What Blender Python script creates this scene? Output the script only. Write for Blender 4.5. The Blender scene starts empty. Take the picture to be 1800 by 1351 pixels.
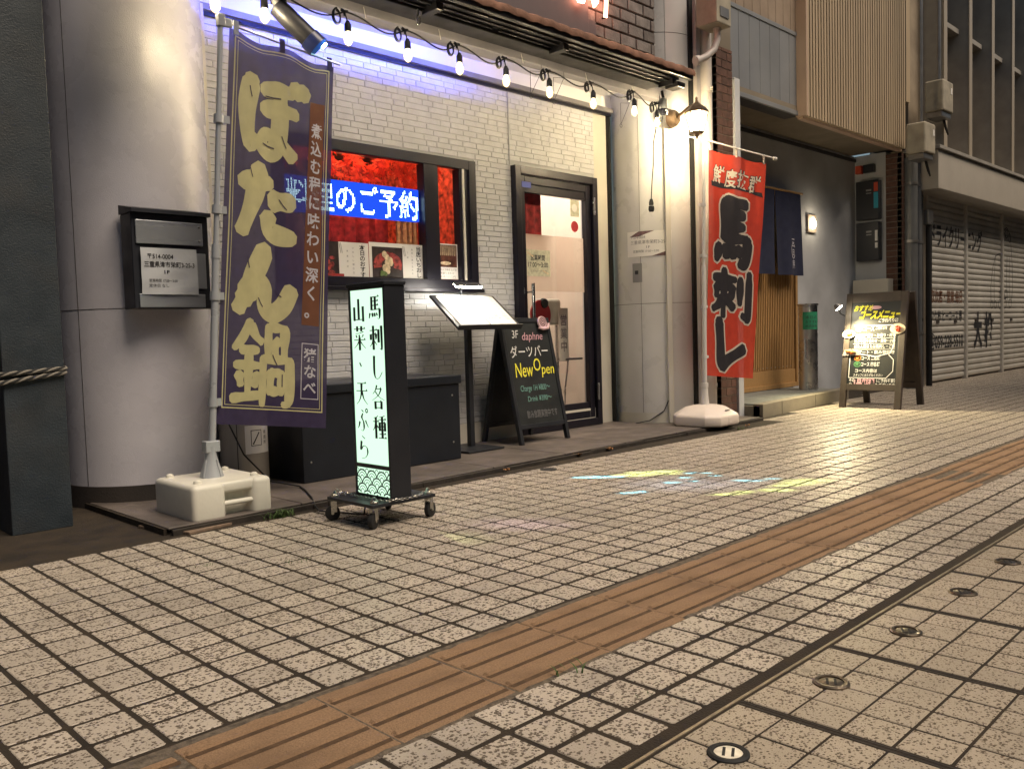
import bpy, bmesh, math, random
from mathutils import Vector, Matrix
from mathutils.bvhtree import BVHTree
random.seed(7)
sc = bpy.context.scene
COL = sc.collection
R = math.radians

# ------------------------------------------------------------------ camera
CAM = Vector((-0.91987, -1.23152, 0.73709))
FW = Vector((0.703087, 0.708734, -0.058007)).normalized()
YAW, ROLL, FPX = 0.7814, -0.0300, 1509.3
r0 = Vector((math.cos(YAW), -math.sin(YAW), 0)); u0 = r0.cross(FW)
rr = math.cos(ROLL)*r0 + math.sin(ROLL)*u0
uu = -math.sin(ROLL)*r0 + math.cos(ROLL)*u0
cd = bpy.data.cameras.new('camera'); cam = bpy.data.objects.new('camera', cd); COL.objects.link(cam)
cam.matrix_world = Matrix(((rr.x, uu.x, -FW.x, CAM.x), (rr.y, uu.y, -FW.y, CAM.y), (rr.z, uu.z, -FW.z, CAM.z), (0, 0, 0, 1)))
cd.sensor_fit = 'HORIZONTAL'; cd.sensor_width = 36; cd.lens = FPX/1800*36
cd.clip_start = 0.05; cd.clip_end = 500
sc.camera = cam

# ------------------------------------------------------------------ night sky and street light
SUN_EL, SUN_AZ = R(58), R(166)      # azimuth measured from +Y towards +X: light comes from the road side
wd = bpy.data.worlds.new('World'); sc.world = wd; wd.use_nodes = True
nt = wd.node_tree; bg = nt.nodes['Background']
sky = nt.nodes.new('ShaderNodeTexSky'); sky.sky_type = 'NISHITA'; sky.sun_disc = False
sky.sun_elevation = R(12); sky.sun_rotation = SUN_AZ
nt.links.new(sky.outputs[0], bg.inputs[0]); bg.inputs[1].default_value = 0.085
sd = bpy.data.lights.new('sun', 'SUN'); sd.energy = 3.1; sd.angle = R(34); sd.color = (1.0, 0.825, 0.63)
sun = bpy.data.objects.new('sun', sd); COL.objects.link(sun)
sdir = Vector((math.sin(SUN_AZ)*math.cos(SUN_EL), math.cos(SUN_AZ)*math.cos(SUN_EL), math.sin(SUN_EL)))
sun.rotation_euler = sdir.to_track_quat('Z', 'Y').to_euler()
sun.location = (0, -3, 12)
sc.view_settings.view_transform = 'Standard'; sc.view_settings.look = 'None'
sc.view_settings.exposure = 0.2; sc.view_settings.gamma = 1.0
sc.view_settings.use_curve_mapping = False
sc.render.engine = 'CYCLES'
sc.cycles.use_denoising = True
sc.cycles.max_bounces = 6; sc.cycles.diffuse_bounces = 3; sc.cycles.glossy_bounces = 3
sc.cycles.transparent_max_bounces = 12; sc.cycles.sample_clamp_indirect = 6
sc.cycles.caustics_reflective = False; sc.cycles.caustics_refractive = False

# ------------------------------------------------------------------ materials
MATS = {}
def lin(c):
    return tuple(((x/12.92) if x <= .04045 else ((x+.055)/1.055)**2.4) for x in c)
def mat(name, col=(.5,.5,.5), rough=.6, metal=0, bump=0, bscale=60, var=0, vscale=3, coat=0, emit=None, es=0,
        spec=.5, dirt=0, dscale=1.5, dcol=(.05,.045,.04), trans=0, stretch=None, per=0):
    """procedural material: base colour with noise variation, optional blotchy dirt, bump, coat, emission"""
    if name in MATS: return MATS[name]
    m = bpy.data.materials.new(name); m.use_nodes = True; MATS[name] = m
    n, l = m.node_tree.nodes, m.node_tree.links
    b = n['Principled BSDF']; out = n['Material Output']
    b.inputs['Base Color'].default_value = (*col, 1); b.inputs['Roughness'].default_value = rough
    b.inputs['Metallic'].default_value = metal; b.inputs['Specular IOR Level'].default_value = spec
    b.inputs['Coat Weight'].default_value = coat; b.inputs['Coat Roughness'].default_value = .15
    geo = n.new('ShaderNodeNewGeometry'); vec = geo.outputs['Position']
    if stretch:
        mp = n.new('ShaderNodeMapping'); mp.inputs['Scale'].default_value = stretch
        l.new(vec, mp.inputs['Vector']); vec = mp.outputs[0]
    src = None
    def noise(scale, det=4):
        t = n.new('ShaderNodeTexNoise'); t.inputs['Scale'].default_value = scale; t.inputs['Detail'].default_value = det
        l.new(vec, t.inputs['Vector']); return t.outputs[0]
    def ramp(s, a, bb, v0, v1):
        q = n.new('ShaderNodeMapRange'); q.inputs[1].default_value = a; q.inputs[2].default_value = bb
        q.inputs[3].default_value = v0; q.inputs[4].default_value = v1; l.new(s, q.inputs[0]); return q.outputs[0]
    def mix(fac, a, bb, mode='MIX'):
        q = n.new('ShaderNodeMix'); q.data_type = 'RGBA'; q.blend_type = mode
        for sock, val in ((q.inputs[0], fac), (q.inputs[6], a), (q.inputs[7], bb)):
            if isinstance(val, (int, float)): sock.default_value = val
            elif isinstance(val, tuple): sock.default_value = (*val[:3], 1)
            else: l.new(val, sock)
        return q.outputs[2]
    c = tuple(col)
    if var:
        f = ramp(noise(vscale), .3, .7, 0, 1)
        c = mix(f, tuple(min(1, x*(1-var)) for x in col), tuple(min(1, x*(1+var)) for x in col))
    if per:
        oi = n.new('ShaderNodeObjectInfo')
        f = ramp(oi.outputs['Random'], 0, 1, 1-per, 1+per)
        cc = n.new('ShaderNodeCombineColor')
        for i in range(3): l.new(f, cc.inputs[i])
        c = mix(1.0, c, cc.outputs[0], 'MULTIPLY')
    if dirt:
        f = ramp(noise(dscale, 8), .48, .72, 0, dirt)
        c = mix(f, c, dcol)
    if not isinstance(c, tuple): l.new(c, b.inputs['Base Color'])
    if bump:
        bp = n.new('ShaderNodeBump'); bp.inputs['Strength'].default_value = min(1, bump); bp.inputs['Distance'].default_value = .004*max(1, bump)
        l.new(noise(bscale, 3), bp.inputs['Height']); l.new(bp.outputs[0], b.inputs['Normal'])
        if coat: l.new(bp.outputs[0], b.inputs['Coat Normal'])
    rv = ramp(noise(9), .3, .7, max(.03, rough-.08), min(1, rough+.08)); l.new(rv, b.inputs['Roughness'])
    if emit:
        b.inputs['Emission Color'].default_value = (*emit, 1); b.inputs['Emission Strength'].default_value = es
    if trans:
        tr = n.new('ShaderNodeBsdfTranslucent'); tp = n.new('ShaderNodeBsdfTransparent'); ms = n.new('ShaderNodeMixShader'); ms2 = n.new('ShaderNodeMixShader')
        if isinstance(c, tuple): tr.inputs[0].default_value = (*col, 1)
        else: l.new(c, tr.inputs[0])
        ms.inputs[0].default_value = trans; l.new(b.outputs[0], ms.inputs[1]); l.new(tr.outputs[0], ms.inputs[2])
        ms2.inputs[0].default_value = trans*.35; l.new(ms.outputs[0], ms2.inputs[1]); l.new(tp.outputs[0], ms2.inputs[2])
        l.new(ms2.outputs[0], out.inputs[0])
    return m
def emat(name, col, s):
    if name in MATS: return MATS[name]
    m = bpy.data.materials.new(name); m.use_nodes = True; MATS[name] = m
    n = m.node_tree.nodes; n.remove(n['Principled BSDF']); e = n.new('ShaderNodeEmission')
    e.inputs[0].default_value = (*col, 1); e.inputs[1].default_value = s
    m.node_tree.links.new(e.outputs[0], n['Material Output'].inputs[0]); return m
def glassmat(name, tint=(1,1,1), refl=1.0, rough=.0, glow=None, gs=0):
    if name in MATS: return MATS[name]
    m = bpy.data.materials.new(name); m.use_nodes = True; MATS[name] = m
    n, l = m.node_tree.nodes, m.node_tree.links; n.remove(n['Principled BSDF'])
    t = n.new('ShaderNodeBsdfTransparent'); t.inputs[0].default_value = (*tint, 1)
    g = n.new('ShaderNodeBsdfGlossy'); g.inputs['Roughness'].default_value = max(rough, .02)
    lw = n.new('ShaderNodeLayerWeight'); lw.inputs[0].default_value = .5
    pw = n.new('ShaderNodeMath'); pw.operation = 'POWER'; pw.inputs[1].default_value = 4; l.new(lw.outputs['Facing'], pw.inputs[0])
    mu = n.new('ShaderNodeMath'); mu.operation = 'MULTIPLY_ADD'; mu.inputs[1].default_value = .9*refl; mu.inputs[2].default_value = .04*refl; l.new(pw.outputs[0], mu.inputs[0])
    ms = n.new('ShaderNodeMixShader'); l.new(mu.outputs[0], ms.inputs[0]); l.new(t.outputs[0], ms.inputs[1]); l.new(g.outputs[0], ms.inputs[2])
    last = ms.outputs[0]
    if glow:
        e = n.new('ShaderNodeEmission'); e.inputs[0].default_value = (*glow, 1); e.inputs[1].default_value = gs
        ad = n.new('ShaderNodeAddShader'); l.new(last, ad.inputs[0]); l.new(e.outputs[0], ad.inputs[1]); last = ad.outputs[0]
    l.new(last, n['Material Output'].inputs[0]); return m

# ------------------------------------------------------------------ mesh builder (world coordinates)
class MB:
    def __init__(s): s.v = []; s.f = []; s.tone = []
    def add(s, vs, fs):
        o = len(s.v); s.v += [Vector(q) for q in vs]; s.f += [tuple(i+o for i in q) for q in fs]; return s
    def box(s, x0, x1, y0, y1, z0, z1):
        return s.add([(x0,y0,z0),(x1,y0,z0),(x1,y1,z0),(x0,y1,z0),(x0,y0,z1),(x1,y0,z1),(x1,y1,z1),(x0,y1,z1)],
                     [(3,2,1,0),(4,5,6,7),(0,1,5,4),(1,2,6,5),(2,3,7,6),(3,0,4,7)])
    def obox(s, c, hx, hy, hz):
        c, hx, hy, hz = map(Vector, (c, hx, hy, hz))
        vs = [c-hx-hy-hz, c+hx-hy-hz, c+hx+hy-hz, c-hx+hy-hz, c-hx-hy+hz, c+hx-hy+hz, c+hx+hy+hz, c-hx+hy+hz]
        return s.add(vs, [(3,2,1,0),(4,5,6,7),(0,1,5,4),(1,2,6,5),(2,3,7,6),(3,0,4,7)])
    def bar(s, a, b, w, h=None, up=(0,0,1)):
        a, b = Vector(a), Vector(b); d = (b-a); L = d.length; d.normalize(); h = h or w
        x = d.cross(Vector(up)); 
        if x.length < 1e-4: x = d.cross(Vector((1,0,0)))
        x.normalize(); y = x.cross(d).normalized()
        return s.obox((a+b)/2, d*L/2, x*w/2, y*h/2)
    def tube(s, pts, r, seg=8, cap=True, closed=False):
        pts = [Vector(q) for q in pts]; n = len(pts); rings = []; prev = None
        for i, q in enumerate(pts):
            if closed: d = pts[(i+1) % n]-pts[i-1]
            else: d = pts[min(i+1, n-1)]-pts[max(i-1, 0)]
            d.normalize()
            if prev is None:
                x = d.cross(Vector((0,0,1)));
                if x.length < 1e-3: x = d.cross(Vector((0,1,0)))
            else: x = prev-d*prev.dot(d)
            x.normalize(); prev = x; y = d.cross(x)
            rad = r[i] if isinstance(r, (list, tuple)) else r
            rings.append([q+(x*math.cos(2*math.pi*k/seg)+y*math.sin(2*math.pi*k/seg))*rad for k in range(seg)])
        vs = [p for g in rings for p in g]; fs = []
        for i in range(n if closed else n-1):
            for k in range(seg):
                a, b = i*seg, ((i+1) % n)*seg
                fs.append((a+k, a+(k+1) % seg, b+(k+1) % seg, b+k))
        if cap and not closed: fs += [tuple(range(seg))[::-1], tuple(range((n-1)*seg, n*seg))]
        return s.add(vs, fs)
    def lathe(s, prof, c, seg=24, axis='Z', a0=0, a1=2*math.pi):
        c = Vector(c); full = abs(a1-a0-2*math.pi) < 1e-6; m = seg if full else seg+1; vs = []
        for k in range(m):
            a = a0+(a1-a0)*k/seg
            for r_, z in prof:
                p = Vector((r_*math.cos(a), r_*math.sin(a), z))
                if axis == 'Y': p = Vector((p.x, p.z, p.y))
                if axis == 'X': p = Vector((p.z, p.x, p.y))
                vs.append(c+p)
        n = len(prof); fs = []
        for k in range(seg):
            a, b = k*n, ((k+1) % m)*n
            for i in range(n-1): fs.append((a+i, b+i, b+i+1, a+i+1))
        return s.add(vs, fs)
    def frame(s, o, xd, yd, w, h, t, d, outer=None):
        """rectangular frame: o lower-left corner, xd/yd unit axes, w x h outer, t width of members, d thickness along normal"""
        o, xd, yd = Vector(o), Vector(xd), Vector(yd); nz = xd.cross(yd)
        def bx(a, b, c2, e):
            ce = o+xd*(a+b)/2+yd*(c2+e)/2+nz*d/2; s.obox(ce, xd*(b-a)/2, yd*(e-c2)/2, nz*d/2)
        bx(0, t, 0, h); bx(w-t, w, 0, h); bx(t, w-t, 0, t); bx(t, w-t, h-t, h); return s
    def poly(s, pts, o, xd, yd, t=0):
        """flat polygon in a plane, extruded by t along the normal"""
        o, xd, yd = Vector(o), Vector(xd), Vector(yd); nz = xd.cross(yd); n = len(pts)
        a = [o+xd*p[0]+yd*p[1]+nz*t for p in pts]
        if not t: return s.add(a, [tuple(range(n))])
        b = [p-nz*t for p in a]
        return s.add(a+b, [tuple(range(n)), tuple(range(2*n-1, n-1, -1))]+[((i+1) % n, i, n+i, n+(i+1) % n) for i in range(n)])
def rootof(o):
    while o.parent: o = o.parent
    return o
def build(name, mb, m, parent=None, smooth=False, bevel=0, seg=2):
    me = bpy.data.meshes.new(name)
    off = Vector(rootof(parent).location) if parent else Vector((0,0,0))
    me.from_pydata([tuple(q-off) for q in mb.v], [], mb.f)
    if bevel:
        bm = bmesh.new(); bm.from_mesh(me)
        es = [e for e in bm.edges if len(e.link_faces) == 2 and e.calc_face_angle(0) > .5]
        bmesh.ops.bevel(bm, geom=es, offset=bevel, segments=seg, affect='EDGES', profile=.5, clamp_overlap=True)
        bm.to_mesh(me); bm.free()
    if mb.tone:
        at = me.attributes.new('tone', 'FLOAT', 'POINT'); at.data.foreach_set('value', mb.tone)
    me.update()
    if smooth:
        me.shade_smooth()
        me.set_sharp_from_angle(angle=R(38))
    me.materials.append(MATS[m] if isinstance(m, str) else m)
    o = bpy.data.objects.new(name, me); COL.objects.link(o)
    if parent: o.parent = parent
    return o
def thing(name, label, cat, loc=(0,0,0), group=None):
    o = bpy.data.objects.new(name, None); COL.objects.link(o); o.location = loc; o.empty_display_size = .1
    tag(o, label, cat, group); return o
def tag(o, label=None, cat=None, group=None, kind=None):
    if label: o['label'] = label
    if cat: o['category'] = cat
    if group: o['group'] = group
    if kind: o['kind'] = kind
    return o
def inst(src, name, parent, loc, rot=None):
    """another piece sharing mesh data (src built around its own origin)"""
    o = src.copy() if src else None; COL.objects.link(o); o.name = name; o.parent = parent
    o.location = Vector(loc)-(Vector(rootof(parent).location) if parent else Vector((0,0,0)))
    if rot: o.rotation_euler = rot
    return o
def lamp(name, kind, loc, energy, col, parent=None, **kw):
    d = bpy.data.lights.new(name, kind); d.energy = energy; d.color = col
    for k, v in kw.items(): setattr(d, k, v)
    o = bpy.data.objects.new(name, d); COL.objects.link(o)
    if parent: o.parent = parent; o.location = Vector(loc)-Vector(rootof(parent).location)
    else: o.location = loc
    return o

# ------------------------------------------------------------------ lettering
GL = {}
TS = bpy.data.scenes.new('lettering_workshop')
def glyph(body, bold=0.0):
    key = (body, bold)
    if key in GL: return GL[key]
    c = bpy.data.curves.new('t', 'FONT'); c.body = body; c.size = 1; c.resolution_u = 3; c.offset = bold
    c.fill_mode = 'FRONT'; c.dimensions = '2D'
    o = bpy.data.objects.new('t', c); TS.collection.objects.link(o)
    with bpy.context.temp_override(scene=TS, view_layer=TS.view_layers[0]):
        dg = bpy.context.evaluated_depsgraph_get()
        me = bpy.data.meshes.new_from_object(o.evaluated_get(dg))
    vs = [(v.co.x, v.co.y) for v in me.vertices]; fs = [tuple(p.vertices) for p in me.polygons]
    w = max([v[0] for v in vs], default=.3)
    bpy.data.objects.remove(o); bpy.data.curves.remove(c); bpy.data.meshes.remove(me)
    GL[key] = (vs, fs, w); return GL[key]
class Flat:
    """2D drawing: verts (x, y, layer) in metres, mapped later onto a plane or a cloth"""
    def __init__(s): s.v = []; s.f = []; s.k = 0
    def add(s, vs, fs, lay=0):
        o = len(s.v); s.v += [(x, y, lay) for x, y in vs]; s.f += [tuple(i+o for i in q) for q in fs]
    def text(s, body, x, y, h, w=None, bold=0.0, lay=0, skew=0):
        """one line, baseline-left at x,y, em height h; squeezed to total width w when given"""
        vs, fs, tw = glyph(body, bold)
        if not vs: return
        sx = (w/tw) if w else h
        s.add([(x+a*sx+skew*b*h, y+b*h) for a, b in vs], fs, lay)
    def vtext(s, body, cx, top, ch, cw, step=None, bold=0.0, lay=0):
        step = step or ch
        for i, chx in enumerate(body):
            if chx == ' ': continue
            vs, fs, tw = glyph(chx, bold)
            s.add([(cx+(a-.5)*cw, top-i*step-ch*.88+b*ch) for a, b in vs], fs, lay)
    def rect(s, x0, x1, y0, y1, lay=0):
        s.add([(x0,y0),(x1,y0),(x1,y1),(x0,y1)], [(0,1,2,3)], lay)
    def line(s, pts, w, lay=0, closed=False):
        n = len(pts)
        for i in range(n if closed else n-1):
            a, b = Vector(pts[i]), Vector(pts[(i+1) % n]); d = (b-a)
            if d.length < 1e-6: continue
            d.normalize(); p = Vector((-d.y, d.x))*w/2; e = d*w/2 if closed else d*0
            s.add([tuple(a-p-e), tuple(b-p+e), tuple(b+p+e), tuple(a+p-e)], [(0,1,2,3)], lay); 
    def disc(s, x, y, rx, ry=None, lay=0, n=20):
        ry = ry or rx
        s.add([(x+rx*math.cos(2*math.pi*i/n), y+ry*math.sin(2*math.pi*i/n)) for i in range(n)], [tuple(range(n))], lay)
    def stroke(s, pts, x, y, w, h, wid, grow=0, lay=None, mincho=False, fat=0):
        """brush stroke: pts in a unit cell mapped to x,y (lower left), w x h; width wid, tapered"""
        P = [Vector((x+p[0]*w, y+p[1]*h)) for p in pts]; n = len(P)
        def cr(t):
            i = min(int(t), n-2); u = t-i
            p0, p1, p2, p3 = P[max(i-1,0)], P[i], P[i+1], P[min(i+2,n-1)]
            if n == 2: return p1.lerp(p2, u)
            return .5*((2*p1)+(p2-p0)*u+(2*p0-5*p1+4*p2-p3)*u*u+(3*p1-p0-3*p2+p3)*u**3)
        N = max(6, 7*(n-1)); C = [cr((n-1)*i/N) for i in range(N+1)]
        L = []; Rr = []
        for i in range(N+1):
            d = (C[min(i+1,N)]-C[max(i-1,0)]);
            if d.length < 1e-9: d = Vector((1,0))
            d.normalize(); q = Vector((-d.y, d.x)); t = i/N
            if mincho:
                hor = abs(d.x); wd = wid*(.28+.85*(1-hor)**.8) if hor > .55 or True else wid
                wd = wid*(.25+.9*max(0, 1-hor*1.08))
                if n > 2: wd *= (1.05-.55*t)
                else: wd *= 1.0
            else:
                wd = wid*(1.15-.35*t+.12*math.sin(7*t+len(s.v)))*(1 if t > .06 else .8)
            wd = wd/2+grow
            L.append(C[i]+q*wd); Rr.append(C[i]-q*wd)
        d0 = (C[0]-C[1]).normalized()*((wid*.25 if not mincho else 0)+grow); d1 = (C[-1]-C[-2]).normalized()*((wid*.2 if not mincho else 0)+grow)
        vs = [tuple(q) for pr in zip(L, Rr) for q in pr]; fs = [(2*i, 2*i+1, 2*i+3, 2*i+2) for i in range(N)]
        k = len(vs); vs += [tuple(L[0]*.75+Rr[0]*.25+d0), tuple(L[0]*.25+Rr[0]*.75+d0), tuple(L[-1]*.75+Rr[-1]*.25+d1), tuple(L[-1]*.25+Rr[-1]*.75+d1)]
        fs += [(0, k, k+1, 1), (2*N, 2*N+1, k+3, k+2)]
        if mincho and n == 2 and abs(P[1].x-P[0].x) > 2*abs(P[1].y-P[0].y):    # triangular serif of a horizontal
            e = P[1] if P[1].x > P[0].x else P[0]; z = wid*.75; o = len(vs)
            vs += [tuple(e+Vector((z*.35, -wid*.1))), tuple(e+Vector((-z*.35, z*.8))), tuple(e+Vector((-z*1.1, -wid*.1)))]; fs += [(o, o+1, o+2)]
        s.k += 1
        s.add(vs, fs, (lay or 0)+s.k*.02)
    def char(s, c, x, y, w, h, wid, grow=0, mincho=False, lay=0):
        for st in BR[c]:
            if st[0] == 'o':
                cx, cy, rad = st[1:]
                s.k += 1; n = 18
                vs = []
                for i in range(n):
                    a = 2*math.pi*i/n
                    for q in (rad*w+wid*.2+grow, max(.0005, rad*w-wid*.2-grow)): vs.append((x+cx*w+q*math.cos(a), y+cy*h+q*math.sin(a)))
                s.add(vs, [(2*i, 2*i+1, (2*i+3) % (2*n), (2*i+2) % (2*n)) for i in range(n)], lay+s.k*.02)
            else: s.stroke(st, x, y, w, h, wid, grow, lay, mincho)
    def cut(s, step):
        """split faces on a grid so that the drawing can follow a wavy cloth"""
        bm = bmesh.new(); vs = [bm.verts.new(q) for q in s.v]
        for q in s.f:
            try: bm.faces.new([vs[i] for i in q])
            except ValueError: pass
        if not vs: return s
        x0, x1 = min(q[0] for q in s.v), max(q[0] for q in s.v); y0, y1 = min(q[1] for q in s.v), max(q[1] for q in s.v)
        for ax, a, b in ((0, x0, x1), (1, y0, y1)):
            k = math.floor(a/step)+1
            while k*step < b:
                co = Vector((k*step, 0, 0)) if ax == 0 else Vector((0, k*step, 0)); no = Vector((1,0,0)) if ax == 0 else Vector((0,1,0))
                bmesh.ops.bisect_plane(bm, geom=bm.verts[:]+bm.edges[:]+bm.faces[:], dist=1e-6, plane_co=co, plane_no=no); k += 1
        bm.verts.index_update()
        s.v = [tuple(v.co) for v in bm.verts]; s.f = [tuple(v.index for v in q.verts) for q in bm.faces]; bm.free(); return s
    def onto(s, fn):
        """fn(x, y, layer) -> world point; returns a mesh builder"""
        m = MB(); m.v = [Vector(fn(*q)) for q in s.v]; m.f = list(s.f); return m
    def plane(s, o, xd, yd, lift=.001, lstep=.0006):
        o, xd, yd = Vector(o), Vector(xd).normalized(), Vector(yd).normalized(); nz = xd.cross(yd)
        return s.onto(lambda x, y, l: o+xd*x+yd*y+nz*(lift+l*lstep))
BR = {
 '馬': [[(.26,.95),(.25,.40)], [(.26,.93),(.80,.94)], [(.28,.76),(.74,.77)], [(.28,.59),(.74,.60)], [(.52,.92),(.52,.42)],
        [(.25,.42),(.86,.43)], [(.86,.44),(.84,.14),(.78,.05),(.66,.08)], [(.12,.29),(.08,.17),(.04,.08)], [(.29,.29),(.33,.14)], [(.45,.29),(.50,.15)], [(.60,.29),(.67,.18)]],
 '刺': [[(.04,.79),(.58,.80)], [(.31,.98),(.31,.01)], [(.12,.64),(.12,.41)], [(.12,.63),(.51,.64)], [(.51,.65),(.50,.46),(.43,.45)], [(.29,.42),(.18,.25),(.02,.14)], [(.33,.40),(.45,.30),(.56,.20)],
        [(.70,.83),(.70,.30)], [(.92,.97),(.92,.10),(.86,.03),(.76,.07)]],
 'し': [[(.30,.97),(.28,.40),(.33,.14),(.47,.04),(.66,.10),(.88,.32)]],
 'レ': [[(.22,.99),(.27,.60),(.30,.22),(.34,.08)], [(.30,.10),(.55,.26),(.93,.47)]],
 '各': [[(.42,.98),(.30,.78),(.10,.62)], [(.38,.83),(.74,.84)], [(.74,.85),(.52,.58),(.04,.36)], [(.30,.72),(.56,.52),(.97,.38)], [(.27,.33),(.28,.01)], [(.27,.31),(.73,.32)], [(.73,.33),(.72,.02)], [(.28,.07),(.72,.08)]],
 '種': [[(.42,.94),(.28,.88),(.08,.85)], [(.03,.70),(.46,.71)], [(.25,.88),(.25,.01)], [(.24,.68),(.16,.48),(.02,.34)], [(.27,.60),(.43,.45)], [(.92,.96),(.72,.91),(.50,.89)], [(.46,.79),(.99,.80)], [(.72,.92),(.72,.05)],
        [(.53,.68),(.53,.33)], [(.53,.66),(.92,.67)], [(.92,.68),(.92,.33)], [(.53,.51),(.92,.52)], [(.53,.37),(.92,.38)], [(.49,.20),(.96,.21)], [(.42,.04),(1.0,.05)]],
 '山': [[(.5,.97),(.5,.12)], [(.14,.64),(.14,.08)], [(.14,.12),(.86,.13)], [(.86,.66),(.86,.04)]],
 '菜': [[(.04,.87),(.96,.88)], [(.32,.99),(.33,.77)], [(.67,.99),(.66,.77)], [(.84,.76),(.52,.70),(.16,.68)], [(.20,.62),(.29,.52)], [(.46,.63),(.51,.53)], [(.82,.64),(.74,.56),(.66,.52)], [(.03,.42),(.97,.43)], [(.5,.53),(.5,0)], [(.47,.41),(.28,.22),(.03,.08)], [(.53,.41),(.72,.24),(.98,.08)]],
 '・': [[(.42,.62),(.56,.46)]],
 '天': [[(.14,.89),(.86,.90)], [(.05,.58),(.95,.59)], [(.50,.89),(.46,.48),(.30,.20),(.06,.03)], [(.52,.58),(.66,.26),(.96,.03)]],
 'ぷ': [[(.42,.93),(.58,.84)], [(.52,.78),(.42,.62),(.56,.42),(.58,.18),(.48,.06),(.34,.10)], [(.25,.44),(.17,.26),(.08,.16)], [(.72,.50),(.82,.36),(.94,.22)], ('o', .84, .90, .085)],
 'ら': [[(.38,.97),(.62,.86)], [(.32,.76),(.26,.40),(.48,.56),(.74,.50),(.80,.28),(.62,.09),(.30,.03)]],
 'ぼ': [[(.15,.96),(.07,.55),(.12,.10),(.22,.22)], [(.34,.86),(.84,.88)], [(.34,.62),(.92,.64)], [(.64,.88),(.64,.30),(.52,.08),(.34,.14),(.40,.30),(.64,.24),(.90,.08)], [(.88,1.0),(.95,.88)], [(1.0,1.02),(1.06,.90)]],
 'た': [[(.04,.74),(.52,.80)], [(.33,.99),(.22,.5),(.05,.04)], [(.55,.56),(.92,.60)], [(.50,.34),(.56,.12),(.96,.08)]],
 'ん': [[(.48,.98),(.26,.5),(.05,.04)], [(.12,.18),(.30,.46),(.48,.40),(.50,.14),(.66,.05),(.84,.18),(.97,.44)]],
 '鍋': [[(.27,.99),(.16,.80),(.02,.66)], [(.27,.95),(.38,.82),(.49,.76)], [(.13,.65),(.42,.66)], [(.05,.47),(.46,.48)], [(.27,.66),(.27,.10)], [(.11,.38),(.15,.24)], [(.43,.38),(.37,.24)], [(.01,.08),(.50,.14)],
        [(.60,.96),(.60,.60)], [(.60,.95),(.89,.95)], [(.89,.96),(.89,.60)], [(.73,.78),(.89,.78)], [(.73,.78),(.73,.60)], [(.52,.58),(.52,.02)], [(.52,.57),(.98,.57)], [(.98,.58),(.98,.10),(.88,.03)], [(.66,.42),(.66,.16)], [(.66,.41),(.85,.41)], [(.85,.42),(.85,.16)], [(.66,.19),(.85,.19)]],
}

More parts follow.
